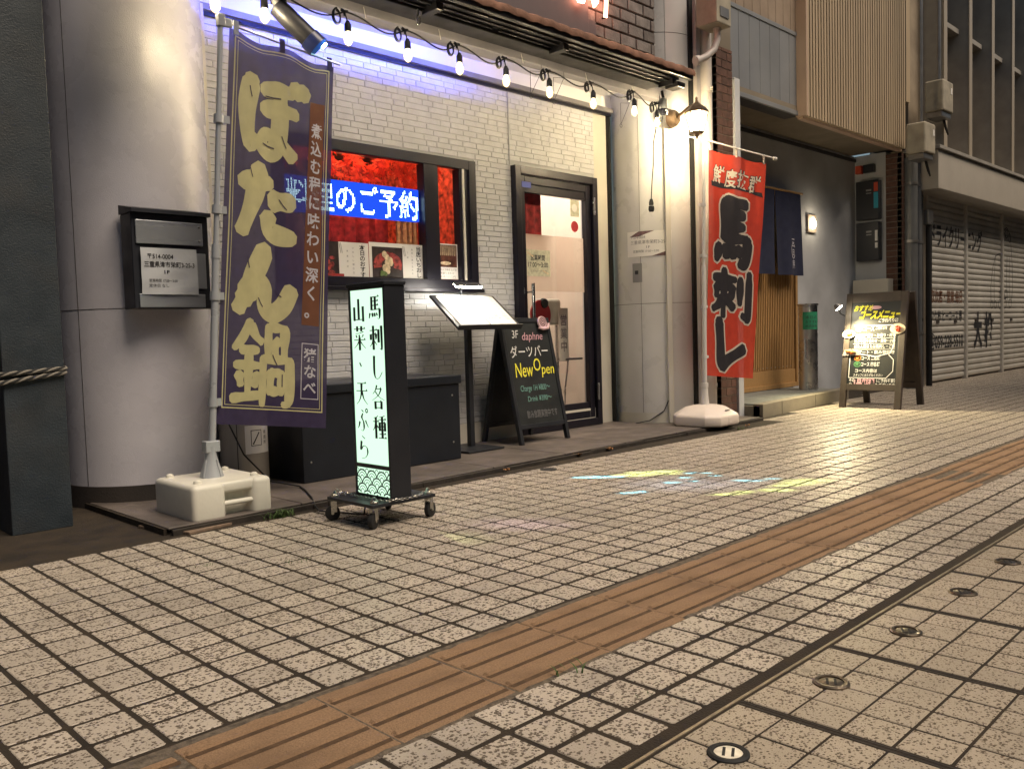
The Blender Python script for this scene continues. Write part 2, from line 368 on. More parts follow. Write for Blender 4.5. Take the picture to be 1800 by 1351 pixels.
# ================================================================== GROUND
def tilemat(name, c0, c1, spk, grit, per=.13, scale=138, pitch=(.1111,.1111), thr=(.10,.68)):
    """cream paving tile with dark pits; tone changes a little from tile to tile"""
    m = bpy.data.materials.new(name); m.use_nodes = True; MATS[name] = m
    n, l = m.node_tree.nodes, m.node_tree.links; b = n['Principled BSDF']
    geo = n.new('ShaderNodeNewGeometry'); pos = geo.outputs['Position']
    def mr(s, a, bb, v0, v1):
        q = n.new('ShaderNodeMapRange'); q.inputs[1].default_value = a; q.inputs[2].default_value = bb; q.inputs[3].default_value = v0; q.inputs[4].default_value = v1
        l.new(s, q.inputs[0]); return q.outputs[0]
    def noi(sc_, det=3, rough=.55):
        t = n.new('ShaderNodeTexNoise'); t.inputs['Scale'].default_value = sc_; t.inputs['Detail'].default_value = det; t.inputs['Roughness'].default_value = rough
        l.new(pos, t.inputs['Vector']); return t.outputs[0]
    def mixc(f, a, c):
        q = n.new('ShaderNodeMix'); q.data_type = 'RGBA'
        for sk, v in ((q.inputs[0], f), (q.inputs[6], a), (q.inputs[7], c)):
            if isinstance(v, tuple): sk.default_value = (*v, 1)
            elif isinstance(v, float): sk.default_value = v
            else: l.new(v, sk)
        return q.outputs[2]
    base = mixc(mr(noi(1.3, 5), .3, .7, 0., 1.), c0, c1)
    wear = mixc(mr(noi(.7, 6), .45, .75, 0., .45), base, tuple(x*.55 for x in c1))
    wn = n.new('ShaderNodeAttribute'); wn.attribute_name = 'tone'
    tone = n.new('ShaderNodeMix'); tone.data_type = 'RGBA'; tone.blend_type = 'MULTIPLY'; tone.inputs[0].default_value = 1
    cc = n.new('ShaderNodeCombineColor'); tv = mr(wn.outputs['Fac'], 0, 1, 1-per, 1+per)
    for i in range(3): l.new(tv, cc.inputs[i])
    l.new(wear, tone.inputs[6]); l.new(cc.outputs[0], tone.inputs[7])
    # pits: clustered dark specks; some tiles are more worn than others
    wv = n.new('ShaderNodeTexNoise'); wv.inputs['Scale'].default_value = scale*1.6; wv.inputs['Detail'].default_value = 2; l.new(pos, wv.inputs['Vector'])
    ws = n.new('ShaderNodeVectorMath'); ws.operation = 'SCALE'; ws.inputs['Scale'].default_value = .9/scale; l.new(wv.outputs['Color'], ws.inputs[0])
    wp = n.new('ShaderNodeVectorMath'); wp.operation = 'ADD'; l.new(pos, wp.inputs[0]); l.new(ws.outputs[0], wp.inputs[1])
    v1 = n.new('ShaderNodeTexVoronoi'); v1.inputs['Scale'].default_value = scale; l.new(wp.outputs[0], v1.inputs['Vector'])
    cs = n.new('ShaderNodeSeparateColor'); l.new(v1.outputs['Color'], cs.inputs[0])
    rad = mr(cs.outputs[0], .15, 1., thr[0], thr[1])            # size of each pit; the smallest vanish
    amt = mr(wn.outputs['Fac'], 0, 1, -.05, .06); sm = n.new('ShaderNodeMath'); sm.operation = 'ADD'; l.new(rad, sm.inputs[0]); l.new(amt, sm.inputs[1])
    df = n.new('ShaderNodeMath'); df.operation = 'SUBTRACT'; l.new(sm.outputs[0], df.inputs[0]); l.new(v1.outputs['Distance'], df.inputs[1])
    sp = mr(df.outputs[0], -.04, .10, 0., 1.)
    sp2 = mr(noi(scale*2.6, 2, .6), .56, .64, 0., .35)
    mx = n.new('ShaderNodeMath'); mx.operation = 'MAXIMUM'; l.new(sp, mx.inputs[0]); l.new(sp2, mx.inputs[1])
    vo = n.new('ShaderNodeTexVoronoi'); vo.inputs['Scale'].default_value = 5.5; l.new(pos, vo.inputs['Vector'])
    gum = mr(vo.outputs['Distance'], .075, .055, 0., .55)
    stained = mixc(gum, tone.outputs[2], tuple(x*.35 for x in c1))
    st2 = mixc(mr(noi(3.1, 6), .56, .74, 0., .5), stained, tuple(x*.5 for x in c1))
    fin = mixc(mx.outputs[0], st2, spk)
    l.new(fin, b.inputs['Base Color']); b.inputs['Roughness'].default_value = .62
    l.new(mr(mx.outputs[0], 0, 1, .42, .85), b.inputs['Roughness'])
    bp = n.new('ShaderNodeBump'); bp.inputs['Strength'].default_value = .7; bp.inputs['Distance'].default_value = .002; bp.invert = True
    l.new(mx.outputs[0], bp.inputs['Height']); l.new(bp.outputs[0], b.inputs['Normal'])
    return m
tilemat('paving_tile', (.55,.485,.41), (.475,.415,.345), (.115,.09,.068), .5)
tilemat('cover_tile', (.50,.425,.335), (.44,.375,.29), (.11,.082,.055), .5, per=.06, scale=190, pitch=(.1,.0975), thr=(.0,.60))
mat('mortar', (.026,.018,.011), .95, bump=.8, bscale=220, var=.5, vscale=9)
mat('grit', (.042,.033,.022), .95, bump=1, bscale=260, var=.5, vscale=30, dirt=.5, dscale=6)
mat('asphalt', (.05,.05,.05), .9, bump=.8, bscale=300, var=.3, vscale=40)
mat('tactile', (.31,.195,.112), .85, bump=1, bscale=420, var=.20, vscale=240, dirt=.75, dscale=4.5, dcol=(.17,.105,.062))
mat('bar_shade_tone', (.085,.048,.024), .85, bump=.7, bscale=300, var=.35, vscale=35)
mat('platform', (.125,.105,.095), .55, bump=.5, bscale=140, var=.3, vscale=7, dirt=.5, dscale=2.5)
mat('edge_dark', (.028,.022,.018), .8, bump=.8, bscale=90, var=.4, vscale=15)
mat('steel_edge', (.33,.28,.20), .45, metal=.7, bump=.2, bscale=60, var=.3, vscale=20)
mat('stud_metal', (.16,.13,.10), .35, metal=.9, var=.4, vscale=40, bump=.3, bscale=200)
mat('stud_pale', (.82,.76,.62), .45, var=.15, vscale=60)
mat('rubber', (.012,.012,.013), .7)

def pix(p):
    d = Vector(p)-CAM; z = d.dot(FW)
    if z < .05: return None
    return (900+FPX*d.dot(rr)/z, 675.5-FPX*d.dot(uu)/z, z)
def seen(p, m=60):
    q = pix(p); return q is not None and -m < q[0] < 1800+m and -m < q[1] < 1351+m

gm = MB(); gm.add([(-120,-120,-.03),(200,-120,-.03),(200,120,-.03),(-120,120,-.03)], [(0,1,2,3)])
tag(build('ground', gm, 'asphalt'), kind='structure')
pm = MB(); pm.add([(-6,-1.2,-.0016),(60,-1.2,-.0016),(60,3.0,-.0016),(-6,3.0,-.0016)], [(0,1,2,3)])
pavement = tag(build('pavement', pm, 'mortar'), kind='structure')

def tile_geo(mb, cx, cy, w, h, z=0, tx=0, ty=0, ch=.0016, depth=.012, jit=.0012, rnd=random, k=.0045):
    a, b = w/2, h/2; q = []
    cs = [(-a,-b),(a,-b),(a,b),(-a,b)]; cs = [(x+rnd.uniform(-jit,jit), y+rnd.uniform(-jit,jit)) for x, y in cs]
    def rounded(s):
        out = []
        for (x, y) in cs:
            sx, sy = (1 if x > 0 else -1), (1 if y > 0 else -1); x -= sx*s; y -= sy*s
            pr = [(x-sx*k, y), (x, y-sy*k)]
            if (sx > 0) == (sy > 0): pr = pr[::-1]
            out += pr
        return out
    t0, t1 = rounded(ch), rounded(0)
    vs = [(cx+x, cy+y, z+x*tx+y*ty) for x, y in t0]+[(cx+x, cy+y, z-.0014+x*tx+y*ty) for x, y in t1]+[(cx+x, cy+y, z-depth) for x, y in t1]
    n = 8; fs = [tuple(range(n))]+[(i, n+i, n+(i+1) % n, (i+1) % n) for i in range(n)]+[(n+i, 2*n+i, 2*n+(i+1) % n, n+(i+1) % n) for i in range(n)]
    fs = [f[::-1] if i else f for i, f in enumerate(fs)]
    mb.add(vs, fs); mb.tone += [rnd.random()]*len(vs)
PT = .1111
tiles = []
for j in range(-1, 19):
    y = .4397+j*PT+PT/2
    for i in range(-14, 260):
        x = .1565+i*PT+PT/2
        if y > 1.995 and x < 5.32: continue
        if y > 2.2 and x < 5.32+(y-2.2)*9: continue
        tiles.append((x, y))
for j in range(3):
    y = -.1055-j*.1085+.1085/2
    for i in range(-12, 260):
        tiles.append((.0476+i*PT+PT/2, y))
tiles = [q for q in tiles if seen((q[0], q[1], 0), 140)]
tiles.sort(key=lambda q: pix((q[0], q[1], 0))[2])
rest = MB()
for k, (x, y) in enumerate(tiles):
    z = random.uniform(-.0006, .0006); tx, ty = random.uniform(-.007,.007), random.uniform(-.007,.007)
    w, h = PT-.0120, PT-.0125
    if y < 0: h = .1085-.0125
    if k < 300:
        t = MB(); tile_geo(t, x, y, w, h, z, tx, ty); build('tile', t, 'paving_tile', pavement)
    else: tile_geo(rest, x, y, w, h, z, tx, ty)
tag(build('tile', rest, 'paving_tile', pavement), kind='stuff')
# the steel edging between the paving and the service covers
e = MB(); e.box(-3, 9, -.3455, -.337, -.012, -.002); build('edging', e, 'edge_dark', pavement)
e = MB(); e.box(-3, 9, -.354, -.347, -.012, .0008); build('edging', e, 'steel_edge', pavement, bevel=.001)

# ---- tactile strip: one slab every 0.3 m with four raised bars
tp = MB(); tp.add([(-4,-.008,-.0009),(30,-.008,-.0009),(30,.322,-.0009),(-4,.322,-.0009)], [(0,1,2,3)])
mat('old_mortar', (.125,.10,.075), .95, bump=1, bscale=240, var=.5, vscale=60)
tactile = tag(build('tactile_path', tp, 'old_mortar'), kind='structure')
barm = None
for k in range(-7, 90):
    x0 = .3*k; xc = x0+.15
    if not (seen((x0,.15,0), 200) or seen((x0+.3,.15,0), 200)): continue
    s = MB(); z = random.uniform(-.001,.001); ya = .0+random.uniform(.004,.014); yb = .30+random.uniform(-.006,.006)
    # uneven broken long edges, as the old slabs have
    n = 9; lo = [(x0+.0018+(.2964)*i/n, ya+random.uniform(-.006,.004)) for i in range(n+1)]; hi = [(x0+.0018+(.2964)*i/n, yb+random.uniform(-.005,.004)) for i in range(n+1)]
    pts = lo+hi[::-1]
    s.poly([(p[0], p[1]) for p in pts], (0,0,z-.009), (1,0,0), (0,1,0), .009)
    sl = build('slab', s, 'tactile', tactile, bevel=.0015, seg=1)
    for yb_ in (.264,.19,.119,.048):
        b = MB(); w0, w1 = .0095, .0055; hgt = .0048
        a0, a1 = x0+.006+random.uniform(0,.003), x0+.294-random.uniform(0,.003)
        prof = []
        for xx, q in ((a0,.0),(a0+.006,1),(a1-.006,1),(a1,0)):
            prof.append((xx, q))
        vs = []
        for xx, q in prof:
            vs += [(xx, yb_-w0*(1 if q else .6), z), (xx, yb_-w1*(1 if q else .6), z+hgt*q), (xx, yb_+w1*(1 if q else .6), z+hgt*q), (xx, yb_+w0*(1 if q else .6), z)]
        b.add(vs, [(4*i+j, 4*i+j+4, 4*i+j+5, 4*i+j+1) for i in range(3) for j in range(3)])
        b.f = [f[::-1] for f in b.f]
        build('bar', b, 'tactile', sl)
        g = MB(); g.add([(a0, yb_-w0-.0125+random.uniform(-.001,.001), z+.0004), (a1, yb_-w0-.0125+random.uniform(-.001,.001), z+.0004), (a1+.003, yb_-w0+.001, z+.0006), (a0-.003, yb_-w0+.001, z+.0006)], [(0,1,2,3)]); build('bar_shade', g, 'bar_shade_tone', sl)  # dark strip: the bar's shaded near side put into the colour

# ---- service covers (steel trays filled with tiles) with a lifting plug each
names = ['with a pale slotted plug, nearest the camera at the bottom edge', 'second from the bottom edge, with a scratched steel plug',
         'third from the bottom edge, with a dark slotted plug', 'fourth from the bottom edge, plug with a bright rim', 'fifth from the bottom edge, by the right edge of the picture',
         'with its plug out of sight at the right edge', 'out at the bottom left corner of the trench']
for k, (xa, nm) in enumerate(zip((.155, .555, .955, 1.355, 1.755, 2.155, -.245), names)):
    c = thing('service_cover', 'tiled service cover '+nm, 'cover', (xa+.2, -.65, 0), 'tiled service covers')
    t = MB(); t.box(xa+.004, xa+.396, -.945, -.3575, -.014, -.0022); build('tray', t, 'mortar', c)
    for (p, q, r_, s_) in ((xa+.003, xa+.008, -.945, -.357), (xa+.392, xa+.397, -.945, -.357)):
        t = MB(); t.box(p, q, r_, s_, -.012, -.0010); build('tray_rim', t, 'edge_dark', c)
    for i in range(4):
        for j in range(6):
            x, y = xa+.01+.095*i+.0475, -.359-.0975*j-.0475
            t = MB(); tile_geo(t, x, y, .0902, .0925, random.uniform(-.0008,.0006), random.uniform(-.004,.004), random.uniform(-.004,.004), ch=.002, depth=.0095, jit=.0004, k=.0015); build('tile', t, 'cover_tile', c)
    sx, sy = xa+.2, -.4525
    ring = MB(); ring.lathe([(.0255,-.004),(.0255,.0045),(.032,.0055),(.0365,.003),(.0375,-.004)], (sx, sy, 0), 28)
    rg = build('plug_ring', ring, 'rubber' if k == 0 else 'stud_metal', c, smooth=True)
    cp = MB(); cp.lathe([(0,.0036),(.0225,.0036),(.0252,.0020),(.0252,-.004)], (sx, sy, 0), 28)
    build('plug', cp, 'stud_pale' if k == 0 else 'stud_metal', c, smooth=True)
    ang = R(28); dx = Vector((math.cos(ang), math.sin(ang), 0)); dy = Vector((-math.sin(ang), math.cos(ang), 0))
    for o in (-.0078, .0078):
        sl = MB(); sl.obox(Vector((sx, sy, .0037))+dy*o, dx*.0155, dy*.0026, Vector((0,0,.0004))); build('slot', sl, 'rubber', c)

# ---- shop platform, brown grit strip and the bare ground by the post
def py_front(x): return 2.055+(x-.5)*.0305
gr = MB(); gr.add([(-6,1.99,-.0035),(5.35,1.99,-.0035),(5.35,3.4,-.0035),(-6,3.4,-.0035)], [(0,1,2,3)])
tag(build('verge', gr, 'grit'), kind='structure')
pl = MB(); pl.poly([(.43,py_front(.43)+.02),(5.25,py_front(5.25)+.02),(5.25,3.4),(.43,3.4)], (0,0,-.003), (1,0,0), (0,1,0), .026)
platform = tag(build('shop_platform', pl, 'mortar'), kind='structure')
x = .44
while x < 5.2:
    w = min(.6, 5.24-x)
    yj = 2.68
    for (a, b) in ((None, yj), (yj, 3.38)):
        f0 = (py_front(x) if a is None else a)+.004; f1 = (py_front(x+w) if a is None else a)+.004
        s = MB(); z = random.uniform(.0265,.0285); s.poly([(x+.003, f0), (x+w-.003, f1), (x+w-.003, b-.003), (x+.003, b-.003)], (0,0,z-.008), (1,0,0), (0,1,0), .008)
        build('slab', s, 'platform', platform, bevel=.002, seg=1)
    x += w
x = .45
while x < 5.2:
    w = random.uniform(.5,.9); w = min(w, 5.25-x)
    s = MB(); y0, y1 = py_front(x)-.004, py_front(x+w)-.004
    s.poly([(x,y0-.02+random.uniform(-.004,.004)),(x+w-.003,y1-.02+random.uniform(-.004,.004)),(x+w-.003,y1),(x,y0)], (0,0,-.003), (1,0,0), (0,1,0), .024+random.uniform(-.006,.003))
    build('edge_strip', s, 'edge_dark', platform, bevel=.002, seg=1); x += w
# loose board under the white banner base
bd = MB(); bd.poly([(.50,2.00),(.80,2.06),(.80,2.3),(.42,2.3)], (0,0,-.002), (1,0,0), (0,1,0), .012)
mat('old_board', (.20,.14,.10), .7, bump=.4, bscale=40, var=.3, vscale=20, stretch=(1,6,1))
tag(build('loose_board', bd, 'old_board', bevel=.002), 'thin worn brown board lying in front of the purple banner base', 'board')
dr = MB(); dr.lathe([(0,.0012),(.034,.0012),(.04,.003),(.046,.002),(.047,-.01)], (2.476,1.93,0), 28)
tag(build('drain_cap', dr, 'rubber', smooth=True), 'small round black drain cap in the tiles before the platform', 'drain cap')
# dry leaves and weeds
mat('dry_leaf', (.30,.14,.05), .8, var=.3, vscale=40); mat('weed', (.06,.11,.025), .7, var=.4, vscale=60)
def leaf(mb, c, s, a, curl):
    c = Vector(c); pts = []
    for i in range(7):
        t = i/6; w = math.sin(math.pi*min(1, t*1.02))**.8*.34
        ctr = Vector((math.cos(a)*(t-.5), math.sin(a)*(t-.5), curl*(t-.5)**2+.12*math.sin(9*t+c.x)))*s; pr = Vector((-math.sin(a), math.cos(a), .35*math.sin(5*t)))*s*w
        pts.append((c+ctr-pr, c+ctr, c+ctr+pr))
    vs = [p+Vector((0,0,.004)) for t in pts for p in t]
    mb.add(vs, [(3*i+j, 3*i+j+1, 3*i+j+4, 3*i+j+3) for i in range(6) for j in range(2)])
for x, y, s, nm in ((2.92,2.105,.05,'left dry curled leaf against the platform edge'), (3.22,2.11,.055,'right dry curled leaf against the platform edge'), (2.28,2.06,.035,'small dry leaf near the drain cap'), (4.78,2.05,.03,'dry crumb of leaf by the red banner base')):
    l_ = MB(); leaf(l_, (x,y,.006), s, random.uniform(0,3), 1.2); leaf(l_, (x+.012,y-.008,.012), s*.8, random.uniform(0,3), .8)
    tag(build('dry_leaf', l_, 'dry_leaf'), nm, 'leaf', 'dry leaves on the pavement')
def weed(x, y, n, h, nm):
    w = MB()
    for i in range(n):
        a = random.uniform(0, 6.28); q = Vector((x+random.gauss(0,.03), y+random.gauss(0,.012), -.002)); hh = h*random.uniform(.5,1.1)
        d = Vector((math.cos(a), math.sin(a), 0)); pts = [q+d*hh*.7*t*t+Vector((0,0,hh*(t-.25*t*t))) for t in (0,.35,.7,1)]
        pr = Vector((-d.y, d.x, 0))*hh*.09; vs = []
        for t, p in zip((1,.9,.6,.05), pts): vs += [p-pr*t, p+pr*t]
        w.add(vs, [(2*i, 2*i+1, 2*i+3, 2*i+2) for i in range(3)])
    tag(build('weed', w, 'weed'), nm, 'weed', 'weeds in the paving')
weed(.90, 2.01, 90, .045, 'tuft of green weed in front of the purple banner base')
weed(.555,1.30,14,.018,'sprig of green weed in a joint of the left tiles'); weed(.30,1.5,10,.015,'tiny weed in a joint at the left, farther back')
weed(.43, -.008, 6, .03, 'single green sprout at the edge of the tactile strip'); weed(4.62,2.02,16,.03,'green weed at the platform edge below the red banner')
weed(.45,-.2,8,.012,'moss tuft between the tiles below the tactile strip')

# ================================================================== RESTAURANT BUILDING
def paint(name, col, **k): return mat(name, col, **k)
mat('column_white', (.62,.61,.60), .32, bump=.25, bscale=260, var=.05, vscale=4, coat=.5, dirt=.12, dscale=1.6, dcol=(.40,.36,.30))
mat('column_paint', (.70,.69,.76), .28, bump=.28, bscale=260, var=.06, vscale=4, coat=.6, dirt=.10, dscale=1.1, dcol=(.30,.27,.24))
mat('column_skirt', (.05,.042,.038), .7, bump=.4, bscale=120, var=.3)
mat('siding', (.57,.575,.60), .7, bump=.5, bscale=260, var=.07, vscale=12, dirt=.22, dscale=2, dcol=(.40,.36,.30))
mat('siding_joint', (.46,.465,.48), .9)
mat('frame_dark', (.012,.011,.020), .38, metal=.3, bump=.1, bscale=90)
mat('panel_cream', (.60,.57,.50), .5, var=.08, vscale=3, bump=.15, bscale=160)
mat('slot_black', (.012,.012,.012), .8)
mat('soffit', (.72,.71,.72), .7, var=.05, vscale=2)
mat('beam', (.19,.18,.19), .6, bump=.3, bscale=120, var=.2, vscale=4)
mat('awning_metal', (.03,.028,.03), .4, metal=.6, var=.3, vscale=8)
mat('awning_rust', (.26,.135,.09), .8, bump=.6, bscale=80, var=.35, vscale=12)
mat('stone', (.20,.18,.17), .85, bump=1, bscale=70, var=.25, vscale=14, per=.25)
mat('stone_joint', (.075,.06,.055), .95)
mat('sign_board', (.135,.115,.12), .6, var=.1)
mat('wood_floor', (.46,.38,.31), .6); mat('room_wall', (.16,.07,.06), .8, var=.1); mat('room_red', (.30,.022,.025), .85, var=.55, vscale=22, bump=.5, bscale=60)
mat('room_beige', (.74,.66,.58), .8, var=.08, vscale=4); mat('room_gold', (.42,.30,.16), .8, var=.4, vscale=30, bump=.8, bscale=50)
glassmat('pane', (.97,.97,.97), 1.0)
shop = thing('restaurant', 'white restaurant front with round columns, brick-look siding, dark window and door', 'building', (2.75, 3.0, 0))

# round columns with panel seams
def column(cx, cy, rad, z0, z1, name='column'):
    p = []
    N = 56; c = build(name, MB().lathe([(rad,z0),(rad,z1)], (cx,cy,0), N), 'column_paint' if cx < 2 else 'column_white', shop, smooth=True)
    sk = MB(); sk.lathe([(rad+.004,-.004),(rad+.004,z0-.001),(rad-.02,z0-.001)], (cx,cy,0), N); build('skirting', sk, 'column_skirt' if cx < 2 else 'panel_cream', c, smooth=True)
    for a in (R(196), R(296), R(232)) if cx > 2 else (R(205), R(340)):      # vertical panel joints
        d = Vector((math.cos(a), math.sin(a), 0)); t = Vector((-d.y, d.x, 0)); q = Vector((cx,cy,(z0+z1)/2))+d*(rad+.0002)
        s = MB(); s.obox(q, d*.0009, t*.0011, Vector((0,0,(z1-z0)/2-.002))); build('seam', s, 'column_skirt', c)
    return c
colL = column(.77, 3.07, .36, .10, 5.0)
colR = column(4.765, 2.83, .345, .105, 5.0)
for c, cx, cy, rad, z in ((colL,.77,3.07,.36,.905),(colL,.77,3.07,.36,3.2),(colR,4.765,2.83,.345,.94),(colR,4.765,2.83,.345,2.95)):
    s = MB(); s.lathe([(rad-.01,z),(rad+.001,z),(rad+.001,z+.003),(rad-.01,z+.003)], (cx,cy,0), 56); build('seam', s, 'column_skirt', c)

# wall with window and door openings (returns give it thickness)
WX0, WX1, WZ1 = 1.12, 4.24, 2.43
WIN = (1.50, 2.985, 1.04, 1.882); DOOR = (3.337, 4.222, .028, 1.902)
core = MB()
for (a, b, c, d) in ((WX0, WIN[0], .02, WZ1), (WIN[0], WIN[1], .02, WIN[2]), (WIN[0], WIN[1], WIN[3], WZ1), (WIN[1], DOOR[0], .02, WZ1), (DOOR[0], DOOR[1], DOOR[3], WZ1), (DOOR[1], WX1, .02, WZ1)):
    core.box(a, b, 3.012, 3.14, c, d)
wall = build('wall', core, 'siding_joint', shop)
bricks = []
ch = .0355; z = .16; row = 0
while z < WZ1-.01:
    x = WX0+(-.06 if row % 2 else 0)-random.uniform(0,.05)
    while x < WX1:
        w = random.choice((.085,.12,.12,.155,.19)); a, b = max(x, WX0), min(x+w, WX1); z1 = min(z+ch, WZ1); x += w
        parts = [(a, b)]
        for (o0, o1, o2, o3) in (WIN, DOOR):
            if z1 > o2 and z < o3:
                np_ = []
                for (p, q) in parts:
                    if q <= o0 or p >= o1: np_.append((p, q)); continue
                    if p < o0: np_.append((p, o0))
                    if q > o1: np_.append((o1, q))
                parts = np_
        for (p, q) in parts:
            if q-p > .015: bricks.append((p, q, z, z1))
    z += ch; row += 1
bricks.sort(key=lambda b: -(b[1]-b[0])*(b[3]-b[2])/pix(((b[0]+b[1])/2, 3, b[2]))[2]**2 if seen(((b[0]+b[1])/2, 3, b[2]), 0) else 0)
rest = MB()
def brick_geo(m, p, q, a, b, y, g=.0010, d=.0042):
    o = random.uniform(-.0012,.0012); y0 = y-d+o; k = .003
    p, q, a, b = p+g, q-g, a+g, b-g
    m.add([(p,y,a),(q,y,a),(q,y,b),(p,y,b),(p+k,y0,a+k),(q-k,y0,a+k),(q-k,y0,b-k),(p+k,y0,b-k)], [(4,5,6,7),(0,1,5,4),(1,2,6,5),(2,3,7,6),(3,0,4,7)])
for k, (p, q, a, b) in enumerate(bricks):
    if k < 300: m_ = MB(); brick_geo(m_, p, q, a, b, 3.0115); build('brick', m_, 'siding', wall)
    else: brick_geo(rest, p, q, a, b, 3.0115)
tag(build('brick', rest, 'siding', wall), kind='stuff')
s = MB(); s.box(WX0, WX1, 2.992, 3.010, .026, .158); build('plinth', s, 'panel_cream', wall)
for x in (3.318,): s = MB(); s.box(x, x+.006, 2.998, 3.009, 1.905, 2.43); build('seam', s, 'siding_joint', wall)
s = MB(); s.box(1.06, 1.118, 2.93, 3.1, .026, 2.43); build('corner_trim', s, 'panel_cream', wall, bevel=.002)
# return panel and black slot beside the right column
s = MB(); s.box(4.242, 4.42, 3.02, 3.12, .026, 2.43); build('return_panel', s, 'panel_cream', wall)
s = MB(); s.box(4.26, 4.262, 3.0, 3.02, .92, .93); s.box(4.42, 4.47, 3.05, 3.14, .026, 2.43); build('slot', s, 'slot_black', wall)
s = MB(); s.box(4.405, 4.421, 2.985, 3.05, .03, 2.43); build('track', s, 'slot_black', wall)
s = MB(); s.box(1.0, 4.42, 2.955, 3.03, 2.415, 2.448); build('head_track', s, 'beam', wall, bevel=.002)
s = MB(); s.box(1.0, 4.42, 2.975, 2.994, 2.395, 2.4148); build('head_track', s, 'frame_dark', wall)

# soffit, beam, wall above
s = MB(); s.box(.55, 4.5, 2.536, 3.10, 2.562, 2.60); build('soffit', s, 'soffit', shop)
s = MB(); s.box(.55, 4.5, 3.032, 3.10, 2.4485, 2.5615); build('soffit_return', s, 'soffit', shop)
beam = MB(); beam.box(.5, 4.42, 2.46, 2.535, 2.395, 2.56); bm_ = build('beam', beam, 'beam', shop, bevel=.003)
for x in (1.75, 2.25, 2.9, 3.5, 4.0):
    h = MB(); h.tube([(x,2.455,2.43),(x,2.45,2.41),(x,2.44,2.37)], .0018, 6); build('hook', h, 'panel_cream', bm_, smooth=True)
up = MB(); up.box(.9, 4.42, 2.56, 2.72, 2.56, 5.0); upw = build('upper_wall', up, 'stone_joint', shop)
z = 2.57; row = 0; nb = 0
while z < 3.4:
    x = 2.2+(.09 if row % 2 else 0)
    while x < 4.40:
        b = min(x+.178, 4.412); q = MB(); brick_geo(q, x, b, z, z+.082, 2.5595, g=.003, d=.018)
        if x > 3.2: build('stone_brick', q, 'stone', upw, bevel=.003, seg=1)
        x += .18
    z += .085; row += 1
sb = MB(); sb.box(.95, 3.62, 2.515, 2.54, 2.62, 3.6); sgn = build('sign_board', sb, 'sign_board', shop, bevel=.003)
sb = MB(); sb.box(3.40, 3.70, 2.519, 2.539, 2.70, 2.82); build('sign_edge', sb, 'sign_board', sgn, bevel=.003)
# neon lettering: only the lower ends of the strokes reach into the picture
emat('neon_core', (1.0,.36,.22), 13)
ne = thing('neon_sign', 'glowing orange-red neon lettering on the board above the awning', 'sign', (3.6,2.5,2.9))
NEON = [[(3.43,3.40),(3.43,3.10),(3.455,2.96),(3.49,2.895),(3.53,2.90),(3.56,2.97),(3.56,3.38)], [(3.60,3.32),(3.62,3.08),(3.63,2.95),(3.648,2.90),(3.672,2.93),(3.69,3.05),(3.70,3.34)], [(3.78,3.42),(3.775,3.1),(3.772,2.95),(3.762,2.855)],
        [(3.20,3.38),(3.20,3.0)], [(3.10,3.2),(3.32,3.2)], [(3.30,3.38),(3.30,3.05),(3.24,2.99)], [(2.85,3.35),(3.02,3.35),(2.9,3.0)], [(2.80,3.16),(3.04,3.18)]]
for k, pz in enumerate(NEON):
    pts = [(x, 2.485, z_) for x, z_ in pz]
    t = MB(); t.tube(pts, .013, 10); build('tube', t, 'neon_core', ne, smooth=True)
    t = MB()
    for q_ in (pts[0], pts[-1]): t.tube([q_, (q_[0], 2.516, q_[2])], .006, 6)
    build('standoff', t, 'frame_dark', ne)

# ---- interior seen through the panes
room = thing('dining_room', 'warmly lit interior with red and beige hangings behind the window and door', 'interior', (2.75,3.8,0))
q = MB(); q.box(1.15, 4.45, 3.16, 5.0, .0, .02); build('floor', q, 'wood_floor', room)
q = MB(); q.box(1.15, 4.45, 5.0, 5.05, 0, 2.42); build('back_wall', q, 'room_wall', room)
q = MB(); q.box(1.10, 1.15, 3.16, 5.0, 0, 2.42); build('side_wall', q, 'room_wall', room)
q = MB(); q.box(4.45, 4.5, 3.16, 5.0, 0, 2.42); build('side_wall', q, 'room_beige', room)
q = MB(); q.box(1.10, 4.5, 3.142, 5.05, 2.42, 2.448); build('ceiling', q, 'room_wall', room)
mat('room_maple', (.48,.06,.03), .8, var=.85, vscale=26, bump=.5, bscale=40)
q = MB(); q.box(3.16, 3.18, 3.16, 4.4, .02, 2.42); build('partition', q, 'room_maple', room)
q = MB(); q.box(3.181, 3.20, 3.16, 4.4, .02, 2.42); build('partition', q, 'room_beige', room)
q = MB(); q.box(3.20, 4.45, 3.92, 3.96, .02, 2.42); build('partition', q, 'room_beige', room)
for (a, b, mm, y) in ((1.6,1.95,'room_red',3.62),(1.99,2.22,'room_gold',3.6),(2.25,2.75,'room_red',3.64),(2.78,2.98,'room_gold',3.6),(3.0,3.15,'room_red',3.63)):
    q = MB(); n = 14
    vs = [(a+(b-a)*i/n, y+.012*math.sin(i*1.9), zz) for zz in (.9, 1.62) for i in range(n+1)]
    q.add(vs, [(i, i+1, n+2+i, n+1+i) for i in range(n)]); build('hanging', q, mm, room, smooth=True)
q = MB(); vs = [(3.50+.22*i/10, 3.10+.008*math.sin(i*1.7), zz) for zz in (1.44,1.80) for i in range(11)]; q.add(vs, [(i,i+1,12+i,11+i) for i in range(10)]); build('hanging', q, 'room_red', room, smooth=True)
lamp('room_lamp', 'AREA', (2.2,3.45,2.40), 20, (1,.55,.30), room, shape='RECTANGLE', size=1.3, size_y=.35)
lamp('hall_lamp', 'AREA', (3.8,3.5,2.40), 24, (1,.86,.72), room, shape='RECTANGLE', size=.8, size_y=.4)
